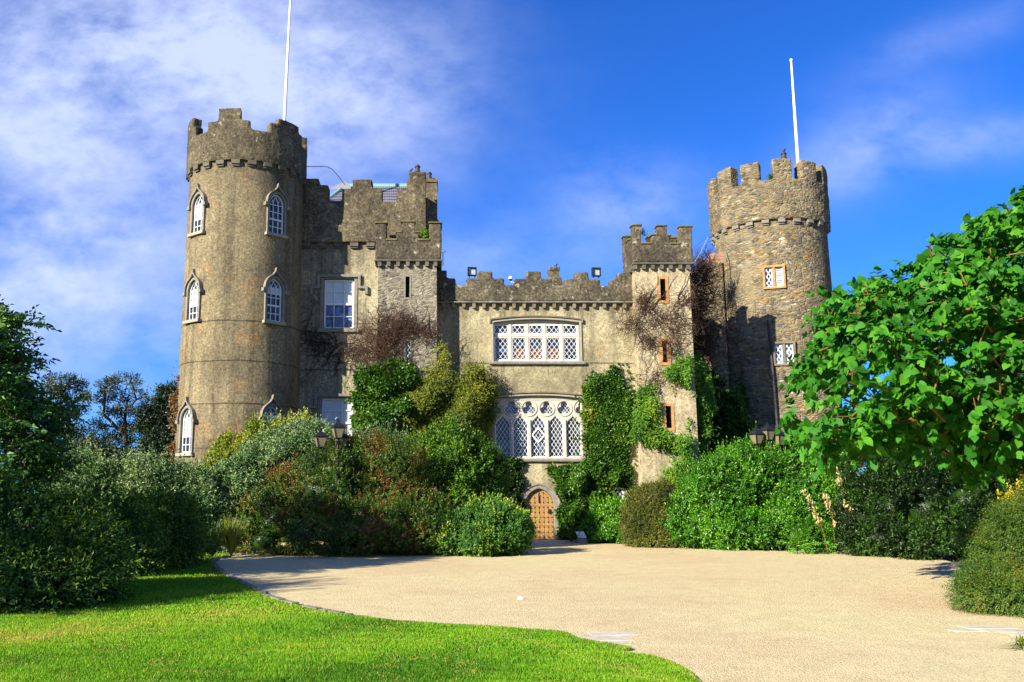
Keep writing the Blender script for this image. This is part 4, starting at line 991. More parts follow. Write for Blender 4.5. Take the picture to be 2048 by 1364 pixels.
def grow(root, targets, r0, sag=.06, pw=.42, seed=0, bias=.35, rmin=.006):
    """limbs from a trunk (list of points) to the given twig ends"""
    r_ = np.random.default_rng(seed); nodes = [np.array(p, float) for p in root]; par = [-1] + list(range(len(root) - 1)); cnt = [0] * len(root)
    top = nodes[-1]; plen = [0.]
    for i in range(1, len(nodes)): plen.append(plen[-1] + np.linalg.norm(nodes[i] - nodes[i - 1]))
    order = np.argsort(np.linalg.norm(targets - top, axis=1)); ends = []
    for ti in order:
        tg = targets[ti]; A_ = np.array(nodes); d = np.linalg.norm(A_ - tg, axis=1) + bias * np.array(plen) * .25
        d[:max(1, len(root) // 3)] += 5
        j = int(np.argmin(d)); a = nodes[j]; L_ = np.linalg.norm(tg - a); m = max(1, int(L_ / .45)); prev = j
        for q in range(1, m + 1):
            u = q / m; p = a + (tg - a) * u
            if q < m: p = p + r_.normal(0, .05 * L_ ** .6, 3) + np.array([0, 0, -sag * L_ * math.sin(u * 3.14)])
            nodes.append(p); par.append(prev); cnt.append(0); plen.append(plen[prev] + L_ / m); prev = len(nodes) - 1
        ends.append(prev)
    for e in ends:
        k = e
        while k >= 0: cnt[k] += 1; k = par[k]
    mx = max(cnt); segs = []; rad = [max(rmin, r0 * (c / mx) ** pw) for c in cnt]
    for i, p in enumerate(par):
        if p >= 0: segs.append((nodes[p], nodes[i], min(rad[p], rad[i] * 1.5), rad[i]))
    return segs
def crown_points(poly, Y0, dY, n, edge=70., gap=0., gf=.012, seed=1, shellp=.6, gtop=0):
    xs = np.array([p[0] for p in poly]); ys = np.array([p[1] for p in poly]); m = n * 6
    x = rng.uniform(xs.min(), xs.max(), m); y = rng.uniform(ys.min(), ys.max(), m); k = in_poly(x, y, poly); x, y = x[k], y[k]
    if gap:
        g = snoise(np.stack([x, y, 0 * x], -1), gf, seed); k = (g > gap) | (y < gtop); x, y = x[k], y[k]
    x, y = x[:n], y[:n]; e = np.sqrt(np.clip(edge_dist(x, y, poly) / edge, 0.02, 1))
    s_ = rng.uniform(-1, 1, len(x)); s_ = np.sign(s_) * np.abs(s_) ** shellp
    return atv(x, y, Y0 + dY * s_ * e), e
def tree(name, label, P, trunk, mats, leafparts, r0=.2, group=None, bias=.35, sag=.05, seed=3, pw=.42, cat='tree', k=6):
    root = thing(name, label, cat, tuple(trunk[0]), group)
    V, F, T_, MI = merge([tubes(grow(trunk, P, r0, sag, pw, seed, bias), k)]); link('trunk', tri_mesh('trunk', V, F), mats[1], root)
    V, F, T_, MI = merge(leafparts); link('crown', tri_mesh('crown', V, F, T_), mats[0], root)
    return root
def creeper(name, label, starts, Y, mats, n, length, spreadv, seed, r0=.012, bulge=.25, up=.2, curl=.5, cat='creeper', Yf=None):
    """bare stems wandering over a wall; starts: (px,py,spread px) patches"""
    r_ = np.random.default_rng(seed); segs = []
    for i in range(n):
        sx, sy, sp, bl = starts[r_.integers(len(starts))]
        Yw = Y if Yf is None else Yf(sx, sy)
        p = np.array(at(sx + r_.normal(0, sp), sy + r_.normal(0, sp * .9), Yw - abs(r_.normal(0, bl)) - .02)); a = r_.uniform(0, 6.283); st = length / 9 * r_.uniform(.5, 1.3); rr = r0 * r_.uniform(.5, 1.2)
        dyv = r_.normal(0, .25); turn = r_.normal(0, curl * .4)
        for q in range(9):
            a += turn + r_.normal(0, curl); d = np.array([math.cos(a) * st * spreadv, dyv * st, math.sin(a) * st + up * st]); 
            d[1] += r_.normal(0, .3) * st; p2 = p + d; p2[1] = min(p2[1], Yw - .012)
            segs.append((p, p2, rr * (1 - q * .08), rr * (.92 - q * .08))); p = p2
    for i in range(max(3, n // 110)):                    # a few old woody stems
        sx, sy, sp, bl = starts[r_.integers(len(starts))]; Yw = Y if Yf is None else Yf(sx, sy); p = np.array(at(sx + r_.normal(0, sp), sy + sp, Yw - .05)); a = r_.uniform(.3, 2.8); rr = r0 * r_.uniform(1.6, 2.8)
        for q in range(12):
            a += r_.normal(0, curl * .45); p2 = p + np.array([math.cos(a) * length * .16, r_.normal(0, .02), math.sin(a) * length * .16]); p2[1] = min(p2[1], Yw - .02); segs.append((p, p2, rr * (1 - q * .07), rr * (.93 - q * .07))); p = p2
    V, F, T_, MI = merge([tubes(segs, 3)])
    return tag(link(name, tri_mesh(name, V, F), mats), label, cat)

# ------------------------------------------------------------------ leaf colours (tint 0 = darkest leaf, 1 = newest / odd coloured)
G = {}
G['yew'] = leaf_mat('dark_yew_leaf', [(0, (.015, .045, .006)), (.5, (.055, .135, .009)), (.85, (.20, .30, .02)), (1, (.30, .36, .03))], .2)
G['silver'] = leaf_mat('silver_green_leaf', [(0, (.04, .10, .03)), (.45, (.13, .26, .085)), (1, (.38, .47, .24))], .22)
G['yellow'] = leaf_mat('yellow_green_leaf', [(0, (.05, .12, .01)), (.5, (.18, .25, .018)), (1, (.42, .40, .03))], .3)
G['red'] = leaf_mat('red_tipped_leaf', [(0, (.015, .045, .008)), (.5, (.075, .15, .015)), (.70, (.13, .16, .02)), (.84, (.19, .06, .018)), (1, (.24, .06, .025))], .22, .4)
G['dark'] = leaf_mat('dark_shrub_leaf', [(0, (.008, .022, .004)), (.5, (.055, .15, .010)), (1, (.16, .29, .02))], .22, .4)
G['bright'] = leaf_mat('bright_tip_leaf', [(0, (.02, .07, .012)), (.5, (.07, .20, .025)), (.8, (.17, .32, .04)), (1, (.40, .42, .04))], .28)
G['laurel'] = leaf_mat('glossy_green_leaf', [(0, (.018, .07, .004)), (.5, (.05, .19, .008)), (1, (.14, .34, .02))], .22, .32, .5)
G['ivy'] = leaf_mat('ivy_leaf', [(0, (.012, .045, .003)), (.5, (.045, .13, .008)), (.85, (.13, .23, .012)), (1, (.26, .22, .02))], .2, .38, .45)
G['wisteria'] = leaf_mat('fresh_climber_leaf', [(0, (.03, .10, .008)), (.5, (.09, .24, .016)), (1, (.28, .40, .03))], .32)
G['broom'] = leaf_mat('olive_yellow_leaf', [(0, (.05, .09, .010)), (.5, (.15, .19, .018)), (1, (.30, .30, .025))], .3)
G['cypress'] = leaf_mat('bronze_olive_leaf', [(0, (.035, .05, .008)), (.5, (.10, .12, .015)), (1, (.20, .20, .03))], .15)
G['coton'] = leaf_mat('small_olive_leaf', [(0, (.02, .045, .004)), (.5, (.055, .12, .010)), (.85, (.12, .18, .014)), (1, (.18, .10, .02))], .2)
G['big'] = leaf_mat('large_fresh_leaf', [(0, (.017, .10, .004)), (.5, (.031, .175, .007)), (.93, (.075, .25, .011)), (.97, (.15, .085, .025))], .34, .6, .25)
G['gum'] = leaf_mat('grey_green_leaf', [(0, (.02, .04, .02)), (.5, (.06, .09, .035)), (1, (.14, .17, .06))], .15)
G['pine'] = leaf_mat('dark_evergreen_leaf', [(0, (.008, .02, .010)), (.5, (.018, .045, .016)), (1, (.05, .09, .03))], .1)
G['tree'] = leaf_mat('tree_leaf', [(0, (.015, .06, .006)), (.5, (.04, .13, .010)), (1, (.16, .27, .02))], .3)
G['gold'] = leaf_mat('golden_leaf', [(0, (.30, .28, .02)), (1, (.75, .62, .03))], .3)
G['straw'] = leaf_mat('grass_blade', [(0, (.03, .08, .01)), (.5, (.12, .18, .02)), (1, (.34, .30, .06))], .25)

# ------------------------------------------------------------------ climbers on the castle
wall_ivy('ivy', 'thick dark green ivy mound covering the foot of the left square turret', [(712, 760), (735, 735), (770, 724), (812, 728), (830, 745), (838, 800), (834, 870), (826, 905), (712, 905), (705, 830)], YT, .75, 9000, 5, .12, .13, .11, G['ivy'], edge=34, spread=1.0, jit=.4, tint0=.38)
wall_ivy('climbing_shrub', 'loose olive yellow climbing shrub against the wall left of the large traceried window', [(822, 790), (842, 765), (870, 750), (905, 762), (938, 748), (966, 744), (984, 770), (982, 830), (970, 905), (830, 920), (800, 870), (806, 820)], YT + .1, .9, 7500, 9, .42, .085, .042, G['broom'], edge=30, rough=13., Yf=lambda x, y: YT + .1 + np.clip((x - 890) / 60, 0, 1) * .65, spread=.8, jit=.35, tint0=.45, lf=.6)
wall_ivy('climbing_shrub', 'thin yellow green shoots rising from the ivy beside the left turret corner', [(872, 690), (886, 688), (893, 720), (905, 745), (890, 765), (862, 752), (850, 735), (866, 720)], YT, .3, 300, 6, .3, .08, .04, G['broom'], edge=12, tint0=.6)
wall_ivy('ivy', 'dense dark ivy curtain between the large traceried window and the right turret', [(1178, 765), (1196, 745), (1222, 736), (1244, 740), (1256, 765), (1270, 775), (1274, 850), (1262, 880), (1262, 910), (1255, 965), (1215, 975), (1170, 960), (1176, 905), (1172, 840)], YC, .26, 8200, 5, .10, .11, .09, G['ivy'], edge=16, jit=.45, tint0=.42, droop=.3, rough=9.)
wall_ivy('ivy', 'dark ivy overhanging the wall right of the oak door', [(1104, 950), (1112, 938), (1150, 936), (1180, 930), (1240, 935), (1232, 960), (1218, 980), (1212, 1010), (1206, 1045), (1185, 1062), (1150, 1075), (1128, 1078), (1130, 1030), (1127, 995), (1116, 970)], YC, .7, 8500, 5, .11, .12, .09, G['ivy'], edge=28, jit=.45, tint0=.34, lf=.7, stray=0.)
wall_ivy('ivy', 'shaded dark creeper strands hanging left of the oak door arch', [(980, 926), (1046, 926), (1036, 948), (1044, 965), (1034, 985), (1036, 1010), (1030, 1040), (980, 1040)], YC, .4, 3000, 5, .11, .11, .08, G['dark'], edge=16, tint0=.05, tsp=.15, stray=0.)  # shade on these strands is put in through a near-lowest leaf tint
YRf = lambda x, y: np.where(x < 1268, YC, np.where(x < 1380, YR, YR + .5 + (x - 1380) * .012))
wall_ivy('climber', 'fresh green climber in layered tufts on the right square turret', [[(1322, 735), (1345, 718), (1380, 722), (1404, 738), (1416, 760), (1416, 778), (1380, 775), (1350, 752)], [(1378, 772), (1416, 776), (1418, 800), (1408, 840), (1412, 880), (1380, 890), (1374, 860), (1384, 810)], [(1270, 850), (1300, 858), (1340, 872), (1380, 872), (1410, 885), (1408, 910), (1370, 918), (1330, 906), (1300, 888), (1262, 872)], [(1280, 785), (1294, 775), (1310, 800), (1316, 845), (1300, 862), (1270, 850)]], YR, .5, 4600, 8, .22, .085, .045, G['wisteria'], edge=16, flat=0, sag=.35, spread=.9, tint0=.45, lf=1.0, Yf=YRf)
wall_ivy('climber', 'yellow green climber shoots at the foot of the right turret', [(1330, 935), (1365, 930), (1395, 940), (1400, 975), (1350, 985), (1325, 960)], YR, .5, 700, 8, .28, .09, .045, G['wisteria'], edge=14, tint0=.65, sag=.3)
YSf = lambda x, y: np.where(x < 1436, 37.0, 37.3)
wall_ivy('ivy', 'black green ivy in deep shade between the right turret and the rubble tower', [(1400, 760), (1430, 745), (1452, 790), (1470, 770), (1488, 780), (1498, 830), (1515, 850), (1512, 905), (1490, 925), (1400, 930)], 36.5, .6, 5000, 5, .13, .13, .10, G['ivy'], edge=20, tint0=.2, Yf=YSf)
creeper('bare_creeper', 'tangled brown bare creeper on the wing wall and left turret', [(762, 665, 24, .28), (775, 690, 24, .26), (745, 700, 20, .22), (770, 650, 22, .3), (818, 656, 14, .10), (850, 668, 10, .10), (795, 660, 14, .14), (755, 715, 18, .2), (735, 665, 16, .1), (765, 720, 20, .2)], YT, M['twig'], 950, .72, 1.0, 4, .011)
creeper('bare_creeper', 'thin dark creeper stems trailing across the wing wall beside the round tower', [(640, 690, 13, .06), (622, 672, 10, .05), (655, 700, 9, .05), (690, 718, 14, .05), (715, 705, 12, .08)], YW, M['twig_dark'], 200, 1.1, 1.3, 5, .012, up=-.15)
YBf = lambda x, y: YR if x < 1378 else (37.4 if x > 1402 else 35.4)
creeper('bare_creeper', 'dense reddish brown bare creeper filling the corner beside the rubble tower', [(1400, 560, 14, .35), (1405, 600, 16, .35), (1395, 640, 18, .4), (1400, 680, 16, .3), (1385, 620, 14, .3), (1405, 535, 9, .2), (1390, 700, 14, .3), (1400, 720, 14, .3)], 35.6, M['twig'], 1700, .9, 1.0, 6, .013, Yf=YBf)
creeper('bare_creeper', 'sparse brown creeper sprawling over the front of the right turret', [(1290, 610, 10, .07), (1315, 640, 12, .07), (1345, 652, 12, .12), (1282, 602, 8, .07), (1362, 650, 12, .12), (1300, 690, 10, .04), (1310, 760, 14, .04), (1260, 640, 10, .1), (1255, 655, 8, .1), (1345, 690, 10, .1), (1370, 600, 8, .1)], YR, M['twig'], 540, .9, 1.0, 7, .011, up=-.05)
wall_ivy('dead_creeper', 'brown dry creeper clinging to the left edge of the round tower', [(352, 745), (366, 735), (372, 750), (366, 800), (356, 830), (354, 905), (358, 935), (338, 940), (344, 880), (348, 810)], LY - .9, .12, 900, 4, .1, .08, .06, leaf_mat('dry_brown_leaf', [(0, (.07, .035, .015)), (1, (.28, .15, .05))], .1), edge=8, tint0=.5, cat='creeper')

# ------------------------------------------------------------------ shrubs, left of the door
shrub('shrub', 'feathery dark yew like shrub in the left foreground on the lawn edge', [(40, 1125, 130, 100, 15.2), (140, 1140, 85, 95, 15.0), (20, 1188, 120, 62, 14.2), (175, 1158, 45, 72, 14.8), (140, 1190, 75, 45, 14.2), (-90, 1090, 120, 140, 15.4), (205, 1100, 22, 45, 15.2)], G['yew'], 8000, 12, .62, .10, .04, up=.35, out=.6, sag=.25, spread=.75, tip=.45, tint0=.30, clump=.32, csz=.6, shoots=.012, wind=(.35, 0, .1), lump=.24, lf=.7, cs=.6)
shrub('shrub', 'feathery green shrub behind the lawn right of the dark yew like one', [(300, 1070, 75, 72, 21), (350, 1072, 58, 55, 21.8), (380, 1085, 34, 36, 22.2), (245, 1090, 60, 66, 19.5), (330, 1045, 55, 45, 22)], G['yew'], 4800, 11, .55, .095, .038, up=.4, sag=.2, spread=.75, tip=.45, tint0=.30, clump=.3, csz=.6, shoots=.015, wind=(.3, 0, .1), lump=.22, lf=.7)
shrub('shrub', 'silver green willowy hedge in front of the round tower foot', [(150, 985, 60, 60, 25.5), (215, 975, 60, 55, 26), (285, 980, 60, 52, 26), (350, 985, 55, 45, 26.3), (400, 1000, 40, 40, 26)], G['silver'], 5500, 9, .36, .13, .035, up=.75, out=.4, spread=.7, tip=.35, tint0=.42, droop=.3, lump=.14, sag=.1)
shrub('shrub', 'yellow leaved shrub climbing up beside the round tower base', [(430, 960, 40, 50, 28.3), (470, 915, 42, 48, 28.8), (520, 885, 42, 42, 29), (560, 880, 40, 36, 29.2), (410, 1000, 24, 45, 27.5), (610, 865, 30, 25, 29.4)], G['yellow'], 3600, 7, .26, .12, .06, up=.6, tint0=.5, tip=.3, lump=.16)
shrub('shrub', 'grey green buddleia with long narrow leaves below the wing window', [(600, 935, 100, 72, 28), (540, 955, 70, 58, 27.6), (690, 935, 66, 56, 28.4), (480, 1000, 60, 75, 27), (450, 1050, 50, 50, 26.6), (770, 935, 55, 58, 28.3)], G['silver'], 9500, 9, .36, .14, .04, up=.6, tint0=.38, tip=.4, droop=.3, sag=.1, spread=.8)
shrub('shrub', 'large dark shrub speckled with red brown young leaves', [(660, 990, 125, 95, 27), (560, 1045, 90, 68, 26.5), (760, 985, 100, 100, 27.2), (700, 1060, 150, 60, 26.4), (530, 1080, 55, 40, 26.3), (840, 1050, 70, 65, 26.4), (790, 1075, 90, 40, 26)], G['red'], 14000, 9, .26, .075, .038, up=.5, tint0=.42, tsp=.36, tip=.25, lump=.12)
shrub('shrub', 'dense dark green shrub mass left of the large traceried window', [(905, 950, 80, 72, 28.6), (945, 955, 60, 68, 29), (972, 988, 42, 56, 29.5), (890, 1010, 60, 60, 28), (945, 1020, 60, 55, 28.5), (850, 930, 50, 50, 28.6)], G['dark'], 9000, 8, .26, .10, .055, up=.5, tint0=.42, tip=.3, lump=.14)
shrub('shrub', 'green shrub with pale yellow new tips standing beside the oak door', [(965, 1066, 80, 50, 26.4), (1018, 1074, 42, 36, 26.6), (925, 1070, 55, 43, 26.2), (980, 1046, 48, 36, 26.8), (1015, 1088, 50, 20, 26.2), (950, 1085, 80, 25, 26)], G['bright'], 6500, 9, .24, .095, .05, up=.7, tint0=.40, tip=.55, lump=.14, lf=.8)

# ------------------------------------------------------------------ shrubs, right of the door
shrub('shrub', 'light green leafy shrub under the small leaded window', [(1212, 1055, 38, 36, 32.4), (1196, 1064, 24, 22, 32.2), (1234, 1048, 26, 36, 32.6), (1240, 1068, 30, 26, 31.9), (1215, 1072, 30, 18, 31.8)], G['laurel'], 1700, 8, .24, .13, .06, up=.6, tint0=.6, tip=.2)
shrub('shrub', 'rounded bronze olive conifer beside the right turret foot', [(1318, 1032, 62, 66, 30.2), (1290, 1055, 42, 45, 30), (1350, 1040, 48, 60, 30.4), (1320, 1075, 68, 26, 30)], G['cypress'], 11000, 10, .32, .07, .030, up=.5, out=.8, jitter=.25, tint0=.45, spread=.6, lump=.06, sag=.2, cs=.7, wind=(.15, 0, 0), shoots=.01, clump=.08, csz=.35)
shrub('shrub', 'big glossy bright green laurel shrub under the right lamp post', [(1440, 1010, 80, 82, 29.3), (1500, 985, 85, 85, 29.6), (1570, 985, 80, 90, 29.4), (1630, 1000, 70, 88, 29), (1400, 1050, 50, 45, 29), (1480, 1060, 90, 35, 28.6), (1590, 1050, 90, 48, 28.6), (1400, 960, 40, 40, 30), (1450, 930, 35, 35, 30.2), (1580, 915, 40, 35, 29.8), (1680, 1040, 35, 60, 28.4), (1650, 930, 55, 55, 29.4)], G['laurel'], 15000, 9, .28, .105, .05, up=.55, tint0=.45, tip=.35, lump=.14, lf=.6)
shrub('shrub', 'golden green shrub tops poking out below the right lamp post', [(1500, 925, 26, 22, 30.6), (1525, 915, 20, 20, 30.8), (1485, 945, 20, 16, 30.4)], G['yellow'], 900, 7, .22, .09, .045, up=.6, tint0=.6)
shrub('shrub', 'dark green thicket in deep shade under the large leaved tree', [(1790, 1030, 105, 95, 26.2), (1740, 990, 60, 80, 27), (1860, 1020, 95, 90, 25.6), (1940, 1020, 85, 95, 25.2), (1760, 950, 60, 50, 27.5), (1830, 1080, 110, 40, 25.2), (2030, 1000, 90, 110, 25), (1850, 950, 90, 50, 27)], G['dark'], 11000, 9, .28, .10, .05, up=.4, tint0=.08, tsp=.14, tip=.12, lump=.14)  # deep shade put into the leaf colour by a very low tint
shrub('shrub', 'sprawling cotoneaster mound of tiny leaves at the right edge of the gravel', [(2050, 1135, 95, 108, 14.6), (1985, 1170, 60, 42, 14.1), (2010, 1190, 90, 32, 13.7), (2120, 1110, 110, 135, 14.8), (1950, 1180, 40, 24, 13.9)], G['coton'], 13000, 10, .26, .028, .02, up=.25, out=.7, jitter=.35, tint0=.42, tip=.25, spread=.7, lump=.08, lf=.8, cs=.75, clump=.07, csz=.3, depth=.22, wind=(-.4, -.1, 0), sag=.2)
shrub('shrub', 'small trailing bramble in front of the dark thicket', [(1935, 1085, 32, 18, 19.5), (1965, 1080, 30, 28, 19), (1910, 1100, 18, 9, 19.5)], G['bright'], 420, 8, .3, .07, .05, up=.4, tint0=.35, cs=.5, depth=.6)
shrub('shrub', 'golden leaved sprig above the cotoneaster mound', [(2020, 992, 26, 9, 15.2), (2045, 985, 20, 12, 15.4), (2040, 1000, 18, 6, 15.2)], G['gold'], 45, 6, .2, .07, .04, up=.2, tint0=.6, cs=0, depth=.8, clump=0)
# ferny plant and dry seed heads in front of the laurel
def rosette(name, label, px_, py_, Y, n, L, W, mat_, arch=.9, tint=.5, spreadv=1., cat='plant', zb=0.0):
    c = np.array(at(px_, py_, Y)); c[2] = zb; parts = []
    for i in range(n):
        a = rng.uniform(0, 6.283); tl = rng.uniform(.25, 1.) * spreadv; l = L * rng.uniform(.6, 1.1); k = 7; pts = []
        for q in range(k + 1):
            u = q / k; pts.append(c + np.array([math.cos(a) * tl * l * u, math.sin(a) * tl * l * u, l * (u * 1.25 - arch * u * u * tl)]) + rng.normal(0, .01, 3) * u)
        pts = np.array(pts); pts[:, 2] = np.maximum(pts[:, 2], .02); d = unit(np.diff(pts, axis=0)); s_ = unit(np.cross(d, [0, 0, 1.])); wv = W * np.sin(np.linspace(.35, 3.1, k + 1)); 
        sd = np.vstack([s_, s_[-1:]]); Lf, Rt = pts - sd * wv[:, None] / 2, pts + sd * wv[:, None] / 2; V = np.stack([Lf, Rt], 1).reshape(-1, 3)
        F = np.array([[2 * q, 2 * q + 1, 2 * q + 3] for q in range(k)] + [[2 * q, 2 * q + 3, 2 * q + 2] for q in range(k)]); parts.append((V, F, np.full(len(V), np.clip(tint + rng.normal(0, .2), 0, 1))))
    V, F, T_, MI = merge(parts); return tag(link(name, tri_mesh(name, V, F, T_), mat_), label, cat)
rosette('strappy_plant', 'strappy arching plant beside the white information panel', 1143, 1075, 32.3, 70, .7, .045, G['straw'], 1.0, .25)
rosette('ornamental_grass', 'dark green ornamental grass clump at the lawn corner', 424, 1112, 24.6, 260, .95, .022, G['straw'], .7, .12, .7, 'grass')
rosette('ornamental_grass', 'yellow green ornamental grass clump beside the stone kerb', 462, 1108, 25.0, 300, 1.0, .02, G['straw'], .6, .55, .6, 'grass')
shrub('plant', 'low ferny plant at the gravel edge below the laurel', [(1622, 1076, 46, 30, 26.9), (1600, 1092, 34, 14, 26.6), (1652, 1090, 34, 16, 26.7)], G['laurel'], 420, 14, .42, .10, .03, clump=.1, cat='plant', up=.4, flat=1, sag=.3, tint0=.62, cs=.5, depth=.7, spread=1.0)
def seed_head(label, px0, py0, px1, py1, Y):
    a, b = np.array(at(px0, py0, Y)), np.array(at(px1, py1, Y - .2)); a[2] = 0.; L_ = np.linalg.norm(b - a)
    mid = (a + b) / 2 + np.array([.22, 0, .15]); pth = [a * (1 - u) ** 2 + mid * 2 * u * (1 - u) + b * u * u for u in np.linspace(0, 1, 9)]
    r = thing('seed_head', label, 'seed head', tuple(a), 'dry seed heads in front of the laurel')
    m_ = MB(); m_.tube(pth, [.016 * (1 - i * .07) for i in range(9)], 5); link('stem', m_.mesh('stem'), M['bark_gold'], r)
    m_ = MB(); n = int(L_ * 22)
    for i in range(n):
        u = .45 + .55 * rng.random(); k = min(7, int(u * 8)); p = pth[k] + (pth[k + 1] - pth[k]) * (u * 8 - k); an = rng.uniform(0, 6.283); ro = .15 * (1.1 - u * .6) * rng.uniform(.2, 1.2)
        c = p + np.array([math.cos(an) * ro, math.sin(an) * ro, rng.uniform(-.07, .02)]); s_ = .042 * rng.uniform(.55, 1.35)
        m_.lathe([(.0, -s_ * 1.3), (s_ * .5, -s_ * .6), (s_ * .55, 0), (s_ * .35, s_ * .7), (0, s_ * .95)], 0, 0, 6)
        tl_ = np.array([rng.normal(0, .4), rng.normal(0, .4)])
        for j in range(len(m_.v) - 30, len(m_.v)): q_ = np.array(m_.v[j]); q_[:2] += tl_ * q_[2]; m_.v[j] = tuple(q_ + c)
        m_.tube([p, c], .005, 3)
    link('seed_pods', m_.mesh('seed_pods', fix=False), M['seed'], r)
seed_head('leftmost dry beige seed head leaning over the ferny plant', 1655, 1098, 1604, 978, 26.5)
seed_head('tall dry seed head rising highest towards the tree', 1710, 1098, 1668, 932, 26.8)
seed_head('dry seed head arching low over the gravel at the thicket edge', 1735, 1100, 1688, 1000, 26.2)
seed_head('small upright dry seed head between the leaning ones', 1668, 1098, 1648, 985, 26.6)
for i, (x, y, s_, Y, lab) in enumerate([(846, 470, 11, YT - .05, 'green fern tuft growing in the gap of the left turret battlements'), (1289, 468, 8, YR + .1, 'small leafy sapling growing in the gap of the right turret battlements'),
                                       (1542, 357, 7, RF.y - .1, 'tuft of weeds in a crenel of the rubble tower')]):
    shrub('weed_tuft', lab, [(x, y, s_, s_ * 1.05, Y)], G['wisteria'], 90, 8, .16, .06, .03, cat='weed', tint0=.5, cs=0, depth=.9, back=2, up=.7, clump=0)

# ------------------------------------------------------------------ trees
# large leaved tree on the right, trunk just outside the picture
BT = [(1650, 590), (1672, 575), (1690, 598), (1720, 568), (1770, 556), (1800, 560), (1830, 520), (1865, 490), (1880, 462), (1920, 470), (1950, 440), (1985, 425), (2048, 392), (2120, 350), (2260, 400), (2330, 600), (2330, 880), (2200, 960), (2048, 958), (1990, 935), (1925, 950), (1890, 940), (1880, 900), (1835, 918), (1790, 890), (1740, 905), (1690, 895), (1640, 915), (1600, 895), (1590, 880), (1574, 865), (1578, 815), (1612, 800), (1588, 770), (1602, 735), (1624, 700), (1640, 680), (1650, 640)]
P, e = crown_points(BT, 17.0, 2.8, 2900, 120, gap=-.62, gtop=640, gf=.011, seed=21, shellp=.7)
fr = P[:, 1] < 17.2
TR = [(13.6 + (0.03 * i), 18.0, z) for i, z in enumerate((0, .8, 1.7, 2.6))]
A = np.stack([rng.normal(-.45, .6, len(P)), rng.normal(-.5, .5, len(P)), rng.normal(.15, .5, len(P))], -1)
lp_ = sprigs(P, A, 8, .46, .185, .15, spread=.9, shape=HEART, fold=.05, droop=.16, sag=.8, tint0=.45, tvar=.5, jit=.4)
fl = []
for i in rng.choice(np.where(e > .55)[0], 100): 
    p = P[i] + rng.normal(0, .25, 3); fl += [(p, p + np.array([rng.normal(0, .04), rng.normal(0, .04), .25]), .018, .006)] + [(p + np.array([0, 0, .05 * q]), p + np.array([rng.normal(0, .05), rng.normal(0, .05), .05 * q + .03]), .014, .02) for q in range(5)]
fv = tubes(fl, 4)
lp_ = [(a_, b_, np.minimum(c_, .9)) for a_, b_, c_ in lp_]; lp_.append((fv[0], fv[1], np.full(len(fv[0]), 1.0)))
bt = tree('broadleaf_tree', 'tree with large fresh green heart shaped leaves and golden branches at right', P, TR, [G['big'], M['bark_gold']], lp_, r0=.24, bias=.5, sag=.05, seed=5)
# left foreground tree
LT = [(-160, 560), (-60, 600), (0, 622), (28, 632), (62, 642), (36, 668), (44, 690), (30, 700), (52, 714), (78, 720), (54, 742), (62, 762), (60, 790), (100, 806), (140, 820), (156, 838), (130, 850), (140, 880), (100, 880), (135, 930), (80, 960), (40, 1000), (-160, 1020)]
P, e = crown_points(LT, 18.2, 2.4, 1700, 110, gap=-.9, gf=.01, seed=31, shellp=.7)
A = np.stack([rng.normal(.5, .7, len(P)), rng.normal(-.2, .7, len(P)), rng.normal(.15, .3, len(P))], -1)
tb = .22 + .5 * np.clip((P[:, 2] - 3.2) / 2.2, 0, 1) * rng.random(len(P)) + rng.normal(0, .1, len(P))
lp_ = sprigs(P, A, 12, .55, .16, .07, spread=.9, flat=1, sag=.2, tint0=.4, base=.35 + rng.normal(0, .18, len(P)), jit=.3, droop=.2)
TL = [(-11.0, 18.4, 0), (-10.9, 18.4, 1.2), (-10.6, 18.3, 2.2)]
tree('broadleaf_tree', 'dark layered broadleaf tree at the left edge with sunlit top', P, TL, [G['tree'], M['bark']], lp_, r0=.22, bias=.5, seed=6)
# a tree outside the picture on the left, whose shade lies over the foreground shrubs
c0 = np.array([-15.6, 7.2, 5.2]); d = unit(rng.normal(size=(430, 3))); P = c0 + d * np.array([2.4, 2.4, 2.1]) * (.35 + .65 * rng.random((430, 1)) ** .5)
lp_ = sprigs(P, d + rng.normal(0, .5, P.shape), 10, .6, .24, .12, spread=.9, sag=.2, tint0=.4, tvar=.3)
tree('shade_tree', 'broadleaf tree beside the lawn to the left of the picture', P, [(-15.6, 7.2, 0), (-15.6, 7.2, 1.5), (-15.6, 7.2, 3)], [G['tree'], M['bark']], lp_, r0=.22, bias=.5, seed=8)
# trees far behind on the left
def far_tree(label, clumps, Y, trunk_px, G_, M_, L, W, r0, name='tree', group='trees far behind the round tower', ns=1.0, limbs=26, up=.5, cs=.0):
    """crown made of separate leafy clumps carried on limbs that show between them"""
    lb_ = lobes_px([(x, y, rx, ry, Y + dy_, rx * Y / FPX) for x, y, rx, ry, dy_ in clumps]); lb_ = [(c, np.maximum(r * .5, r - L * .9)) for c, r in lb_]; P, N, rho = shell(lb_, M_, .75, .22, .22, hash_(label) % 99, 2)
    parts = sprigs(P, N * .6 + np.array([0, 0, up]) + rng.normal(0, .5, P.shape), 6, L * 2.2, L, W, tint0=.4, base=.40 + .3 * snoise(P, .2, 8) * .5 + rng.normal(0, .2, len(P)), jit=.4)
    if cs: parts.append(core(lb_, cs)[:3])
    tr = [np.array(at(x, y, Y)) for x, y in trunk_px]; tr[0][2] = 0
    tg = np.concatenate([c + rng.normal(0, .35, (3, 3)) * r for c, r in lb_])
    return tree(name, label, tg, [tuple(p) for p in tr], [G_, M['bark']], parts, r0=r0, group=group, bias=.6, sag=-.03, seed=9, pw=.5, k=5)
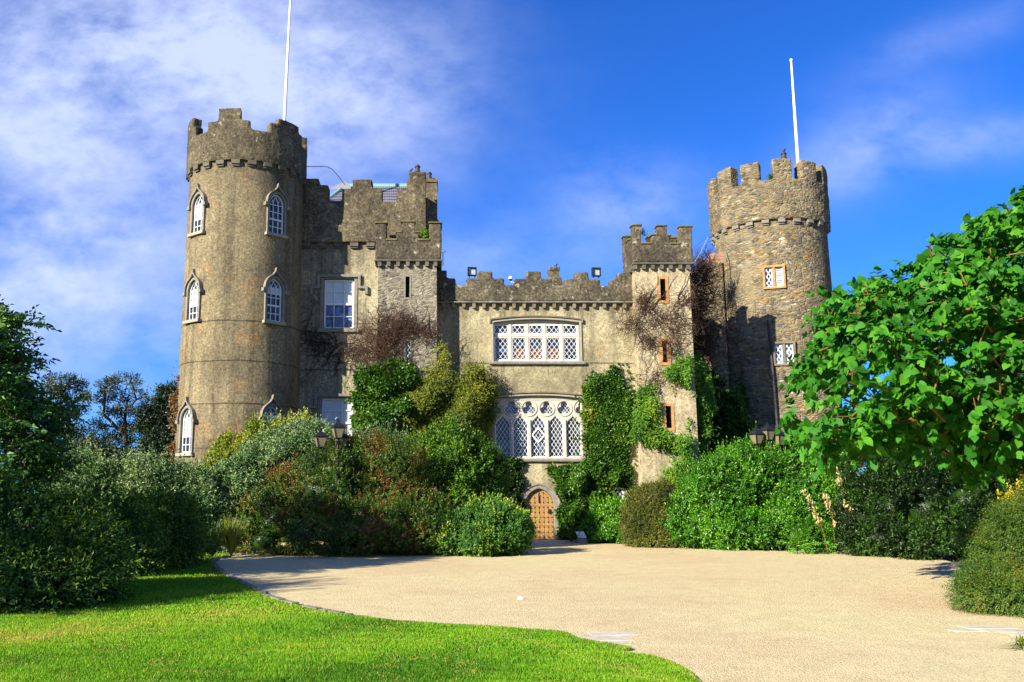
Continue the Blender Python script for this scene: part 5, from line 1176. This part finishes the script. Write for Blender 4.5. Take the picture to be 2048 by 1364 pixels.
far_tree('tall open grey green gum tree with bare limbs nearest the round tower side', [(215, 775, 22, 14, 0), (255, 762, 34, 13, 1), (275, 775, 18, 10, -1), (205, 800, 18, 12, 0), (245, 795, 22, 10, 1), (285, 795, 14, 10, 0), (215, 830, 26, 11, -1), (250, 825, 22, 9, 0), (200, 852, 20, 10, 1), (235, 860, 34, 14, 0), (275, 850, 18, 12, 0), (225, 890, 40, 22, 0), (265, 900, 26, 25, 1)], 74, [(248, 985), (250, 900), (250, 850)], G['gum'], 2000, .26, .11, .24, 'gum_tree')
far_tree('smaller grey green gum tree partly hidden by the left tree', [(120, 768, 32, 16, 0), (155, 775, 22, 12, 1), (110, 790, 26, 12, 0), (165, 800, 18, 10, -1), (140, 805, 20, 9, 0), (175, 795, 10, 8, 0), (130, 835, 30, 13, 0), (165, 830, 16, 10, 1), (150, 870, 30, 16, 0), (120, 890, 40, 25, 0)], 72, [(140, 985), (145, 900), (142, 850)], G['gum'], 1500, .26, .11, .2, 'gum_tree')
far_tree('dense dark evergreen tree standing against the round tower', [(315, 795, 26, 18, 0), (340, 800, 22, 22, 1), (300, 825, 26, 18, 0), (335, 840, 30, 24, 0), (290, 860, 24, 16, 0), (325, 885, 38, 28, 0), (290, 910, 44, 25, 0), (345, 930, 34, 30, 0)], 70, [(330, 985), (332, 900), (330, 850)], G['pine'], 5200, .32, .14, .3, 'evergreen_tree', cs=.6)
far_tree('low grey green bushy tree under the gum trees', [(195, 905, 30, 22, 0), (165, 915, 28, 22, 0), (225, 925, 32, 22, 1), (255, 930, 40, 24, 0), (130, 925, 40, 26, 0), (90, 930, 40, 30, 0)], 60, [(200, 990), (198, 950), (197, 930)], G['gum'], 3000, .28, .13, .2, 'bushy_tree', cs=.6)
far_tree('dim green tree showing through the branches of the large leaved tree', [(1900, 800, 60, 45, 0), (1960, 780, 70, 60, 0), (2040, 790, 80, 70, 1), (1850, 850, 60, 40, 0), (1930, 870, 80, 50, 0), (2030, 880, 90, 60, 0), (1780, 890, 50, 35, 0), (1720, 900, 40, 30, 0)], 44, [(1960, 1010), (1960, 940), (1960, 880)], G['tree'], 4200, .3, .14, .3, 'bushy_tree', None, cs=.5)
# ------------------------------------------------------------------ ground, gravel, lawn, kerb
def ground_mat():
    m, t, b, o = new_mat('earth'); v = t.n('TexCoord').outputs['Object']; n = t.noise(v, .8, 6, .6)
    t.put(b, 'Base Color', t.ramp(n, [(.3, (.05, .06, .02)), (.7, (.12, .10, .05))])); t.put(b, 'Roughness', 1.0); return m
def gravel_mat():
    m, t, b, o = new_mat('pale_gravel'); v = t.n('TexCoord').outputs['Object']
    big = t.noise(v, .25, 4, .55, .5); mid = t.noise(v, 2.2, 6, .65); st = t.noise(v, 28, 6, .8); gr = t.n('TexVoronoi', {'Vector': v, 'Scale': 62.0}); gs = t.n('SeparateColor', {0: gr.outputs['Color']})
    c = t.ramp(big, [(.35, (.575, .455, .255)), (.52, (.61, .51, .285)), (.66, (.60, .525, .28))])
    c = t.mix(1, c, t.ramp(gs.outputs[0], [(0, (.70, .68, .64)), (.35, (.95, .95, .95)), (1, (1.14, 1.13, 1.1))]), 'MULTIPLY')
    c = t.mix(1, c, t.ramp(st, [(.28, .78), (.5, 1.), (.75, 1.08)]), 'MULTIPLY'); c = t.mix(1, c, t.ramp(mid, [(.3, .88), (.7, 1.08)]), 'MULTIPLY')
    t.put(b, 'Base Color', c); t.put(b, 'Roughness', .95); t.put(b, 'Specular IOR Level', .1)
    bump(t, b, t.math('ADD', t.math('MULTIPLY', gr.outputs['Distance'], -.9), t.math('MULTIPLY', st, .8)), .9, .012); return m
def lawn_mat():
    m, t, b, o = new_mat('lawn_turf'); v = t.n('TexCoord').outputs['Object']; n = t.noise(v, .7, 6, .62, .4); f = t.noise(v, 30, 6, .8)
    c = t.ramp(n, [(.34, (.22, .20, .05)), (.44, (.09, .20, .012)), (.7, (.07, .19, .010))]); c = t.mix(1, c, t.ramp(f, [(.3, .5), (.7, 1.3)]), 'MULTIPLY')
    t.put(b, 'Base Color', c); t.put(b, 'Roughness', 1.); t.put(b, 'Specular IOR Level', .05); bump(t, b, f, 1, .02); return m
g = MB(); g.add([(-1500, -60, -.05), (1500, -60, -.05), (1500, 2500, -.05), (-1500, 2500, -.05)], [(0, 1, 2, 3)]); tag(link('ground', g.mesh('ground', fix=False), ground_mat()), kind='structure')
EDGE = [(480, 1110), (452, 1113), (430, 1120), (424, 1127), (432, 1138), (452, 1152), (480, 1166), (505, 1178), (535, 1195), (565, 1205), (605, 1215), (650, 1225), (700, 1233), (750, 1240), (800, 1245), (850, 1249), (910, 1252), (970, 1255), (1050, 1261), (1100, 1264), (1135, 1267), (1150, 1278), (1180, 1284), (1215, 1290), (1255, 1296), (1268, 1302), (1240, 1304), (1265, 1311), (1300, 1313), (1330, 1322), (1362, 1335), (1385, 1350), (1405, 1372), (1425, 1400)]
def smooth_path(pts, it=2):
    for _ in range(it):
        q = [pts[0]]
        for a, b in zip(pts[:-1], pts[1:]): q += [tuple(.75 * x + .25 * y for x, y in zip(a, b)), tuple(.25 * x + .75 * y for x, y in zip(a, b))]
        pts = q + [pts[-1]]
    return pts
edge_w = [gp(x, y)[:2] for x, y in EDGE]; edge_w = [tuple(p) for p in smooth_path(edge_w, 2)]
last = edge_w[-1]
bed_w = smooth_path([tuple(gp(x, y)[:2]) for x, y in ((2300, 1262), (2048, 1218), (1975, 1204), (1915, 1190), (1905, 1165), (1925, 1130), (1860, 1112), (1760, 1106), (1690, 1100))], 2)
gx = edge_w + [(last[0] + .3, 4), (last[0] + .5, -20), (60, -20), (60, bed_w[0][1])] + bed_w + [(bed_w[-1][0], 34.5), (-6, 34.5)] ; p0 = edge_w[0]
gv = MB(); gv.add([(x, y, 0) for x, y in gx + [(p0[0] - .0, 34.4)][:0]], [tuple(range(len(gx)))]); gm = gv.mesh('gravel', fix=False)
tag(link('gravel_forecourt', gm, gravel_mat()), kind='structure')
lx_ = [(x, y, .03) for x, y in edge_w]; lawn_poly = [(p[0], p[1]) for p in edge_w] + [(last[0] + .3, 4), (last[0] + .3, -8), (-24, -8), (-24, 27.5), (p0[0], 27.5)]
lv = MB(); lv.zprism(lawn_poly[::-1], -.04, .025); tag(link('lawn', lv.mesh('lawn'), lawn_mat()), kind='structure')
# mown grass blades over the lawn (one mass)
bx = []; rows = [(5.5, 9.5, 260000), (9.5, 13, 170000), (13, 19, 120000), (19, 26, 50000)]
PP = []
for y0, y1, n in rows:
    y = rng.uniform(y0, y1, n); xl = (-60 - PX0) / FPX * y * 1.03; xr = np.minimum((1460 - PX0) / FPX * y, 5); x = xl + (xr - xl) * rng.random(n); k = in_poly(x, y, lawn_poly); PP.append(np.stack([x[k], y[k]], -1))
PP = np.concatenate(PP); n = len(PP); ed = edge_dist(PP[:, 0], PP[:, 1], edge_w); 
Pg = np.concatenate([PP, np.full((n, 1), .022)], 1); nz = snoise(Pg * np.array([1, 1, 0]), .22, 3); nz2 = snoise(Pg * np.array([1, 1, 0]), 1.3, 4)
hgt = (.030 + .012 * rng.random(n)) * (1 + .18 * nz2) * (.55 + .45 * np.clip(ed / .25, 0, 1)); dirv = np.stack([rng.normal(0, .55, n), rng.normal(0, .55, n), np.ones(n)], -1); wv = .0035 + .003 * rng.random(n); wv *= 1 + .09 * np.maximum(PP[:, 1] - 8, 0)
hgt *= 1 + .02 * np.maximum(PP[:, 1] - 8, 0)
sd = unit(np.cross(dirv, rng.normal(size=(n, 3)))); tipv = Pg + unit(dirv) * hgt[:, None]; V = np.stack([Pg - sd * wv[:, None], Pg + sd * wv[:, None], tipv], 1).reshape(-1, 3)
nz3 = snoise(Pg * np.array([1, 1, 0]), .09, 14); dry = np.clip(.34 + .10 * nz + .10 * nz2 + .10 * nz3 + rng.normal(0, .13, n), 0, 1); dry = np.where(rng.random(n) < .05 + .25 * np.clip(1 - ed / .18, 0, 1) + .30 * np.clip(-nz2 - .75, 0, 1), rng.uniform(.75, 1, n), dry)
G['lawn'] = leaf_mat('mown_grass_blade', [(0, (.045, .15, .004)), (.35, (.125, .315, .008)), (.6, (.20, .38, .012)), (.8, (.30, .36, .03)), (1, (.44, .38, .10))], .3, .6, .2)
tag(link('mown_grass', tri_mesh('mown_grass', V, np.arange(3 * n).reshape(-1, 3), np.repeat(dry, 3)), G['lawn']), 'short mown bright green grass of the lawn', 'grass', kind='stuff')
# kerb of small setts between lawn and gravel
kb = MB(); kr = random.Random(5); L_ = 0; path = edge_w; nxt = 0.; cum = 0.
for a, b in zip(path[:-1], path[1:]):
    a, b = Vector(a), Vector(b); d = b - a; l = d.length; u = d.normalized(); nrm = Vector((-u.y, u.x))
    while nxt < cum + l:
        q = a + u * (nxt - cum); sl_ = kr.uniform(.13, .26); px_, py_ = project((q.x, q.y, 0))
        if (px_ < 760 and kr.random() > .06) or (px_ < 1010 and kr.random() < .55):
            wd_ = kr.uniform(.10, .14); c0 = q + nrm * (.02 + kr.uniform(-.015, .015)); z1 = kr.uniform(.028, .05) * (1 if px_ < 700 else .55); g_ = sl_ / 2 - .008
            pts = [c0 - u * g_ - nrm * wd_ / 2, c0 + u * g_ - nrm * wd_ / 2, c0 + u * g_ * kr.uniform(.9, 1) + nrm * wd_ / 2, c0 - u * g_ * kr.uniform(.9, 1) + nrm * wd_ / 2]
            kb.zprism([tuple(p) for p in pts], -.03, z1)
        nxt += sl_ + .012
    cum += l
M['kerb'] = plain('grey_kerb_stone', (.19, .18, .155), .9, var=.4, scale=3, spec=.15)
tag(link('kerb', kb.mesh('kerb'), M['kerb']), kind='structure')
def flagstones(name, px0, px1, py0, py1, seed):
    m_ = MB(); r_ = random.Random(seed); a, b, c_ = gp(px0, (py0 + py1) / 2), gp(px1, (py0 + py1) / 2), gp((px0 + px1) / 2, py0); d_ = gp((px0 + px1) / 2, py1)
    cx, cy, hw, hd = (a.x + b.x) / 2, (c_.y + d_.y) / 2, (b.x - a.x) / 2, (c_.y - d_.y) / 2; y = cy - hd
    while y < cy + hd:
        rh = r_.uniform(.24, .40); w_ = hw * math.sqrt(max(.05, 1 - ((y + rh / 2 - cy) / hd) ** 2)); x = cx - w_ + r_.uniform(0, .15)
        while x < cx + w_:
            rw = r_.uniform(.3, .7); g_ = .004
            if r_.random() > .16: m_.zprism([(x + g_ + r_.uniform(0, .03), y + g_ + r_.uniform(0, .07)), (x + rw - g_, y + g_ + r_.uniform(0, .06)), (x + rw - g_ - r_.uniform(0, .03), y + rh - g_), (x + g_, y + rh - g_ - r_.uniform(0, .03))], -.03, .003 + .004 * r_.random())
            x += rw
        y += rh
    return tag(link(name, m_.mesh(name), M['flag']), kind='structure')
M['flag'] = plain('pale_flagstone', (.47, .42, .33), .95, var=.35, scale=5, spec=.15)
flagstones('stone_paving', 1148, 1252, 1268, 1290, 3)
flagstones('stone_paving', 1906, 2036, 1255, 1272, 4)
# threshold slabs and bed edging by the door
th = MB()
for i, (x0, x1) in enumerate([(1068, 1112), (1113, 1140), (1141, 1172)]):
    a, b = gp(x0, 1082), gp(x1, 1082); th.zprism([(gp(x0, 1091).x, gp(x0, 1091 - i * 2).y), (gp(x1, 1091).x, gp(x1, 1089 - i * 2).y), (b.x, 33.9), (a.x, 33.9)], -.03, .018 + .004 * i)
tag(link('door_step', th.mesh('door_step'), M['flag']), 'grey stone threshold slabs in front of the oak door', 'step')
be = MB()
for x0, x1, y in [(1178, 1252, 1084), (1548, 1572, 1094), (1622, 1645, 1098)]:
    a, b = gp(x0, y), gp(x1, y); be.box(a.x, b.x, a.y - .06, a.y + .08, -.03, .07)
tag(link('bed_edging', be.mesh('bed_edging'), M['kerb']), kind='structure')

# ------------------------------------------------------------------ small things
def flagpole(label, base, top, r0):
    r = thing('flagpole', label, 'flagpole', tuple(base)); m_ = MB(); b, t_ = Vector(base), Vector(top)
    m_.tube([b, b.lerp(t_, .5), t_], [r0, r0 * .85, r0 * .55], 12); link('pole', m_.mesh('pole', smooth=40), M['pole'], r)
    f = MB(); f.lathe([(0, 0), (r0 * .8, r0 * .5), (r0 * 1.0, r0 * 1.2), (r0 * .7, r0 * 2.0), (0, r0 * 2.4)], t_.x, t_.y, 10)
    f.v = [(x, y, z + t_.z) for x, y, z in f.v]; link('finial', f.mesh('finial', smooth=60), M['pole'], r)
bL = at(568, 250, LY + .6); tL = at(582, -22, LY + .6); bL.z -= .6
flagpole('tall white flagpole on the tan round tower, leaving the top of the picture', bL, tL, .068)
bR = at(1597, 340, RY + .3); tR = at(1582.5, 124, RY + .3); bR.z -= .6
flagpole('white flagpole on the rubble stone round tower', bR, tR, .075)
def floodlight(label, px_, py_, Y):
    c = at(px_, py_, Y); r = thing('floodlight', label, 'floodlight', (c.x, c.y, c.z - .20), 'floodlights on the centre battlements')
    h = MB(); s_ = .17; h.band([(-s_, -s_), (-s_, s_), (s_, s_), (s_, -s_)], -.035, -.10, .06, closed=True); h.box(-s_ + .01, s_ - .01, .02, .07, -s_ + .01, s_ - .01); h.box(-.12, .12, .07, .14, -.12, .12)
    lp = lambda n_, m_, mt: lpart(n_, m_, mt, r, Matrix.Translation((0, 0, .20)) @ Matrix.Rotation(R(8), 4, 'Z'))
    lp('housing', h.mesh('housing'), M['black_iron']); g_ = MB(); g_.box(-s_ + .04, s_ - .04, -.03, -.01, -s_ + .04, s_ - .04); lp('lens', g_.mesh('lens'), M['lens'])
    b_ = MB(); b_.box(-.12, -.09, -.02, .02, -.24, -s_ - .003); b_.box(.09, .12, -.02, .02, -.24, -s_ - .003); lp('bracket', b_.mesh('bracket'), M['black_iron'])
    return r
M['lens'] = plain('grey_green_lamp_glass', (.30, .36, .34), .15, var=.2, scale=9)
floodlight('black floodlight on the left part of the centre battlements', 944, 543.5, YQ + .2)
floodlight('black floodlight on the right part of the centre battlements near the turret', 1192, 544.5, YQ + .2)
cc = at(1021, 556, YQ + .1); cr_ = thing('security_camera', 'small white security camera in a gap of the centre battlements', 'camera', tuple(cc))
m_ = MB(); m_.lathe([(.0, .07), (.05, .06), (.075, .02), (.08, -.04), (0, -.04)], 0, 0, 14); lpart('hood', m_.mesh('hood', smooth=40), M['paper'], cr_)
m_ = MB(); m_.lathe([(.06, -.042), (.05, -.09), (.02, -.12), (0, -.125)], .01, 0, 12); lpart('lens', m_.mesh('lens', smooth=60), M['black_iron'], cr_)
m_ = MB(); m_.tube([(.02, .0, -.05), (.03, .02, -.16), (.17, .05, -.18)], .018, 6); lpart('bracket', m_.mesh('bracket'), M['white'], cr_)
def bird(label, px_, py_, Y, h):
    c = at(px_, py_, Y); m_ = MB()                      # one small body: breast, head, bill and tail in one surface
    prof = [((-.62, .05), .04), ((-.40, .16), .10), ((-.1, .30), .22), ((.12, .46), .24), ((.24, .64), .17), ((.30, .80), .15), ((.36, .92), .12), ((.50, .88), .05), ((.62, .84), .012)]
    m_.tube([(c.x + a * h, c.y, c.z + b * h) for (a, b), r_ in prof], [r_ * h for _, r_ in prof], 8)
    for s_ in (-1, 1): m_.tube([(c.x + .02 * h, c.y + s_ * .07 * h, c.z + .34 * h), (c.x + .04 * h, c.y + s_ * .07 * h, c.z - .01)], .018 * h, 5)
    return tag(link('bird', m_.mesh('bird', smooth=60), M['bird']), label, 'bird')
bird('small black bird perched on the chimney above the wing', 822, 343.5, YP + .75, .16)
bird('small black bird on the chimney behind the centre battlements', 1112, 533.5, 38.2, .15)
bird('black bird perched on the chimney pot of the rubble tower', 1568, 304, RF.y + .25, .17)
an = MB(); q0, q1 = at(886, 531, 36), at(886, 504, 36); an.tube([q0, q1], .025, 6)
ar = thing('aerial', 'thin white aerial mast with a bent arm right of the left turret', 'aerial', tuple(q0)); link('mast', an.mesh('mast'), M['pole'], ar)
an = MB(); an.tube([at(880, 505.5, 36), at(886, 505, 36), at(891, 503.5, 36), at(892, 502, 36)], .018, 6); an.tube([at(880, 499, 36), at(887, 499.3, 36), at(892, 502, 36)], .008, 5); link('arm', an.mesh('arm'), M['pole'], ar)
cbm = MB(); cbm.tube([at(612, 333, LY), at(630, 333, 34.5), at(654, 333.5, 35), at(664, 338, 35.5), at(678, 354, 36.5), at(690, 370, 37.5)], .014, 6); tag(link('lightning_conductor', cbm.mesh('lightning_conductor'), M['twig']), 'thin cable running from the tan round tower to the slate roof', 'cable')
cbm = MB(); cbm.tube([at(1386, 530, 36), at(1401, 506, 37), at(1416, 475, 37.5), at(1424, 474, 38)], .022, 6); ax = tag(link('aerial', cbm.mesh('aerial'), M['lead']), 'slender grey aerial rod leaning between the right turret and the rubble tower', 'aerial')
cbm = MB(); cbm.tube([at(1407, 501, 37), at(1421, 523, 37)], .02, 5); link('strut', cbm.mesh('strut'), M['black_iron'], ax)

def lantern_mesh():
    fr = MB(); gl = MB(); a0, a1, h = .085, .165, .30
    for k in range(4):
        an = math.pi / 4 + k * math.pi / 2; bn = an + math.pi / 2
        c0, s0, c1, s1 = math.cos(an), math.sin(an), math.cos(bn), math.sin(bn); q = math.sqrt(2)
        fr.tube([(a0 * q * c0, a0 * q * s0, 0), (a1 * q * c0, a1 * q * s0, h)], .014, 5)
        fr.tube([(a0 * q * c0, a0 * q * s0, 0), (a0 * q * c1, a0 * q * s1, 0)], .014, 5); fr.tube([(a1 * q * c0, a1 * q * s0, h), (a1 * q * c1, a1 * q * s1, h)], .016, 5)
        gl.add([(a0 * q * c0 * .97, a0 * q * s0 * .97, .005), (a0 * q * c1 * .97, a0 * q * s1 * .97, .005), (a1 * q * c1 * .97, a1 * q * s1 * .97, h - .005), (a1 * q * c0 * .97, a1 * q * s0 * .97, h - .005)], [(0, 1, 2, 3)])
    fr.lathe([(.0, -.05), (.03, -.045), (.05, -.02), (a0 * 1.3, -.005), (a0 * 1.3, .0)], 0, 0, 10)
    cp = MB(); cp.lathe([(.25, h + .005), (.262, h + .02), (.19, h + .085), (.10, h + .135), (.05, h + .165), (.048, h + .215), (.065, h + .225), (.03, h + .25), (0, h + .275)], 0, 0, 4, R(45), R(405))
    return fr.mesh('lantern_frame'), gl.mesh('lantern_glass'), cp.mesh('lantern_cap')
LF, LG, LC = lantern_mesh()
def lamp_post(label, px_, py_, Y, rot, heads, zarm):
    c = at(px_, py_, Y); r = thing('lamp_post', label, 'lamp post', (c.x, Y, 0), 'lamp posts among the shrubs')
    ztop = c.z; m_ = MB(); m_.tube([(0, 0, 0), (0, 0, .3), (0, 0, .34), (0, 0, 1.9), (0, 0, 1.92), (0, 0, ztop)], [.10, .10, .062, .055, .042, .034], 12)
    m_.lathe([(.05, ztop - .78), (.07, ztop - .76), (.07, ztop - .70), (.05, ztop - .68)], 0, 0, 12); lpart('pole', m_.mesh('pole', smooth=40), M['black_iron'], r)
    for an, rad, dz_ in heads:
        x, y = rad * math.cos(an), rad * math.sin(an)
        if rad > .01:
            m_ = MB(); z0 = ztop - .36
            m_.tube([(0, 0, z0 - .02), (x * .3, y * .3, z0 - .07), (x * .75, y * .75, z0 - .02), (x, y, z0 + .02), (x, y, ztop + dz_ - .04)], .018, 6); m_.tube([(0, 0, z0 + .06), (x, y, z0 + .04)], .014, 6); lpart('arm', m_.mesh('arm'), M['black_iron'], r)
        ln = lpart('lantern', LF.copy(), M['black_iron'], r, Matrix.Translation((x, y, ztop + dz_)) @ Matrix.Rotation(rot, 4, 'Z'))
        lpart('glass', LG.copy(), M['lamp_glass'], ln); lpart('cap', LC.copy(), M['black_iron'], ln)
lamp_post('black three headed lamp post rising from the laurel shrub at right', 1537, 880, 29.0, R(20), [(0, 0, 0.0), (R(188), .40, -.13), (R(2), .37, -.16)], 0)
lamp_post('black lamp post with lanterns almost buried in the red speckled shrubs', 676, 876, 26.4, R(20), [(0, 0, 0), (R(200), .52, -.28), (R(80), .45, -.28)], 0)
# information panel on its stone block
c = gp(1163, 1086); pr = thing('information_panel', 'small white information panel on a stone block beside the oak door', 'sign', (c.x, c.y, 0))
m_ = MB(); m_.prism([(-.19, 0), (.19, 0), (.185, .17), (-.17, .18)], -.1, .14); lpart('stone_block', weather(m_.mesh('b'), 'stone_block', .03, .012, 4, .008), M['stone_pale'], pr)
m_ = MB(); m_.add([(-.14, -.10, .185), (.17, -.10, .185), (.09, .06, .40), (-.20, .06, .40), (-.14, -.085, .18), (.17, -.085, .18), (.09, .075, .395), (-.20, .075, .395)], [(0, 1, 2, 3), (7, 6, 5, 4), (0, 4, 5, 1), (1, 5, 6, 2), (2, 6, 7, 3), (3, 7, 4, 0)]); lpart('panel', m_.mesh('panel'), M['paper'], pr)
c = at(1230, 1062, 32.0); m_ = MB(); m_.lathe([(.0, 0), (.12, .01), (.21, .14), (.22, .24), (.17, .36), (.13, .40), (.15, .43), (.11, .44), (.10, .40), (0, .34)], c.x, c.y, 20); m_.v = [(x, y, z + .02) for x, y, z in m_.v]
tag(link('terracotta_urn', m_.mesh('terracotta_urn', smooth=50), M['terracotta']), 'round terracotta urn half hidden in the leafy shrub under the leaded window', 'urn')
def pebble(name, label, px_, py_, s_, mt, cat, sx=1.6):
    c = gp(px_, py_); bm = bmesh.new(); bmesh.ops.create_icosphere(bm, subdivisions=3, radius=1)
    for v in bm.verts: v.co = Vector((v.co.x * s_ * sx, v.co.y * s_, v.co.z * s_ * .7)) * (1 + .25 * mnoise.noise(v.co * 1.7 + Vector((px_, 0, 0)))); v.co += Vector((c.x, c.y, s_ * .4))
    me = bpy.data.meshes.new(name); bm.to_mesh(me); bm.free(); return tag(link(name, me, mt), label, cat)
pebble('stone', 'small white stone lying alone on the gravel', 1041, 1198, .035, M['paper'], 'stone')
pebble('stone', 'round tan stone at the foot of the cotoneaster mound', 1945, 1192, .045, M['stone_ochre'], 'stone', 1.1)
# creeping weeds at the right edge of the gravel
k = rosette('weed_tuft', 'flat patch of weeds on the gravel at the right edge of the picture', 2050, 1300, gp(2050, 1300).y, 60, .22, .02, G['straw'], 1.1, .5, 1.4, 'weed')
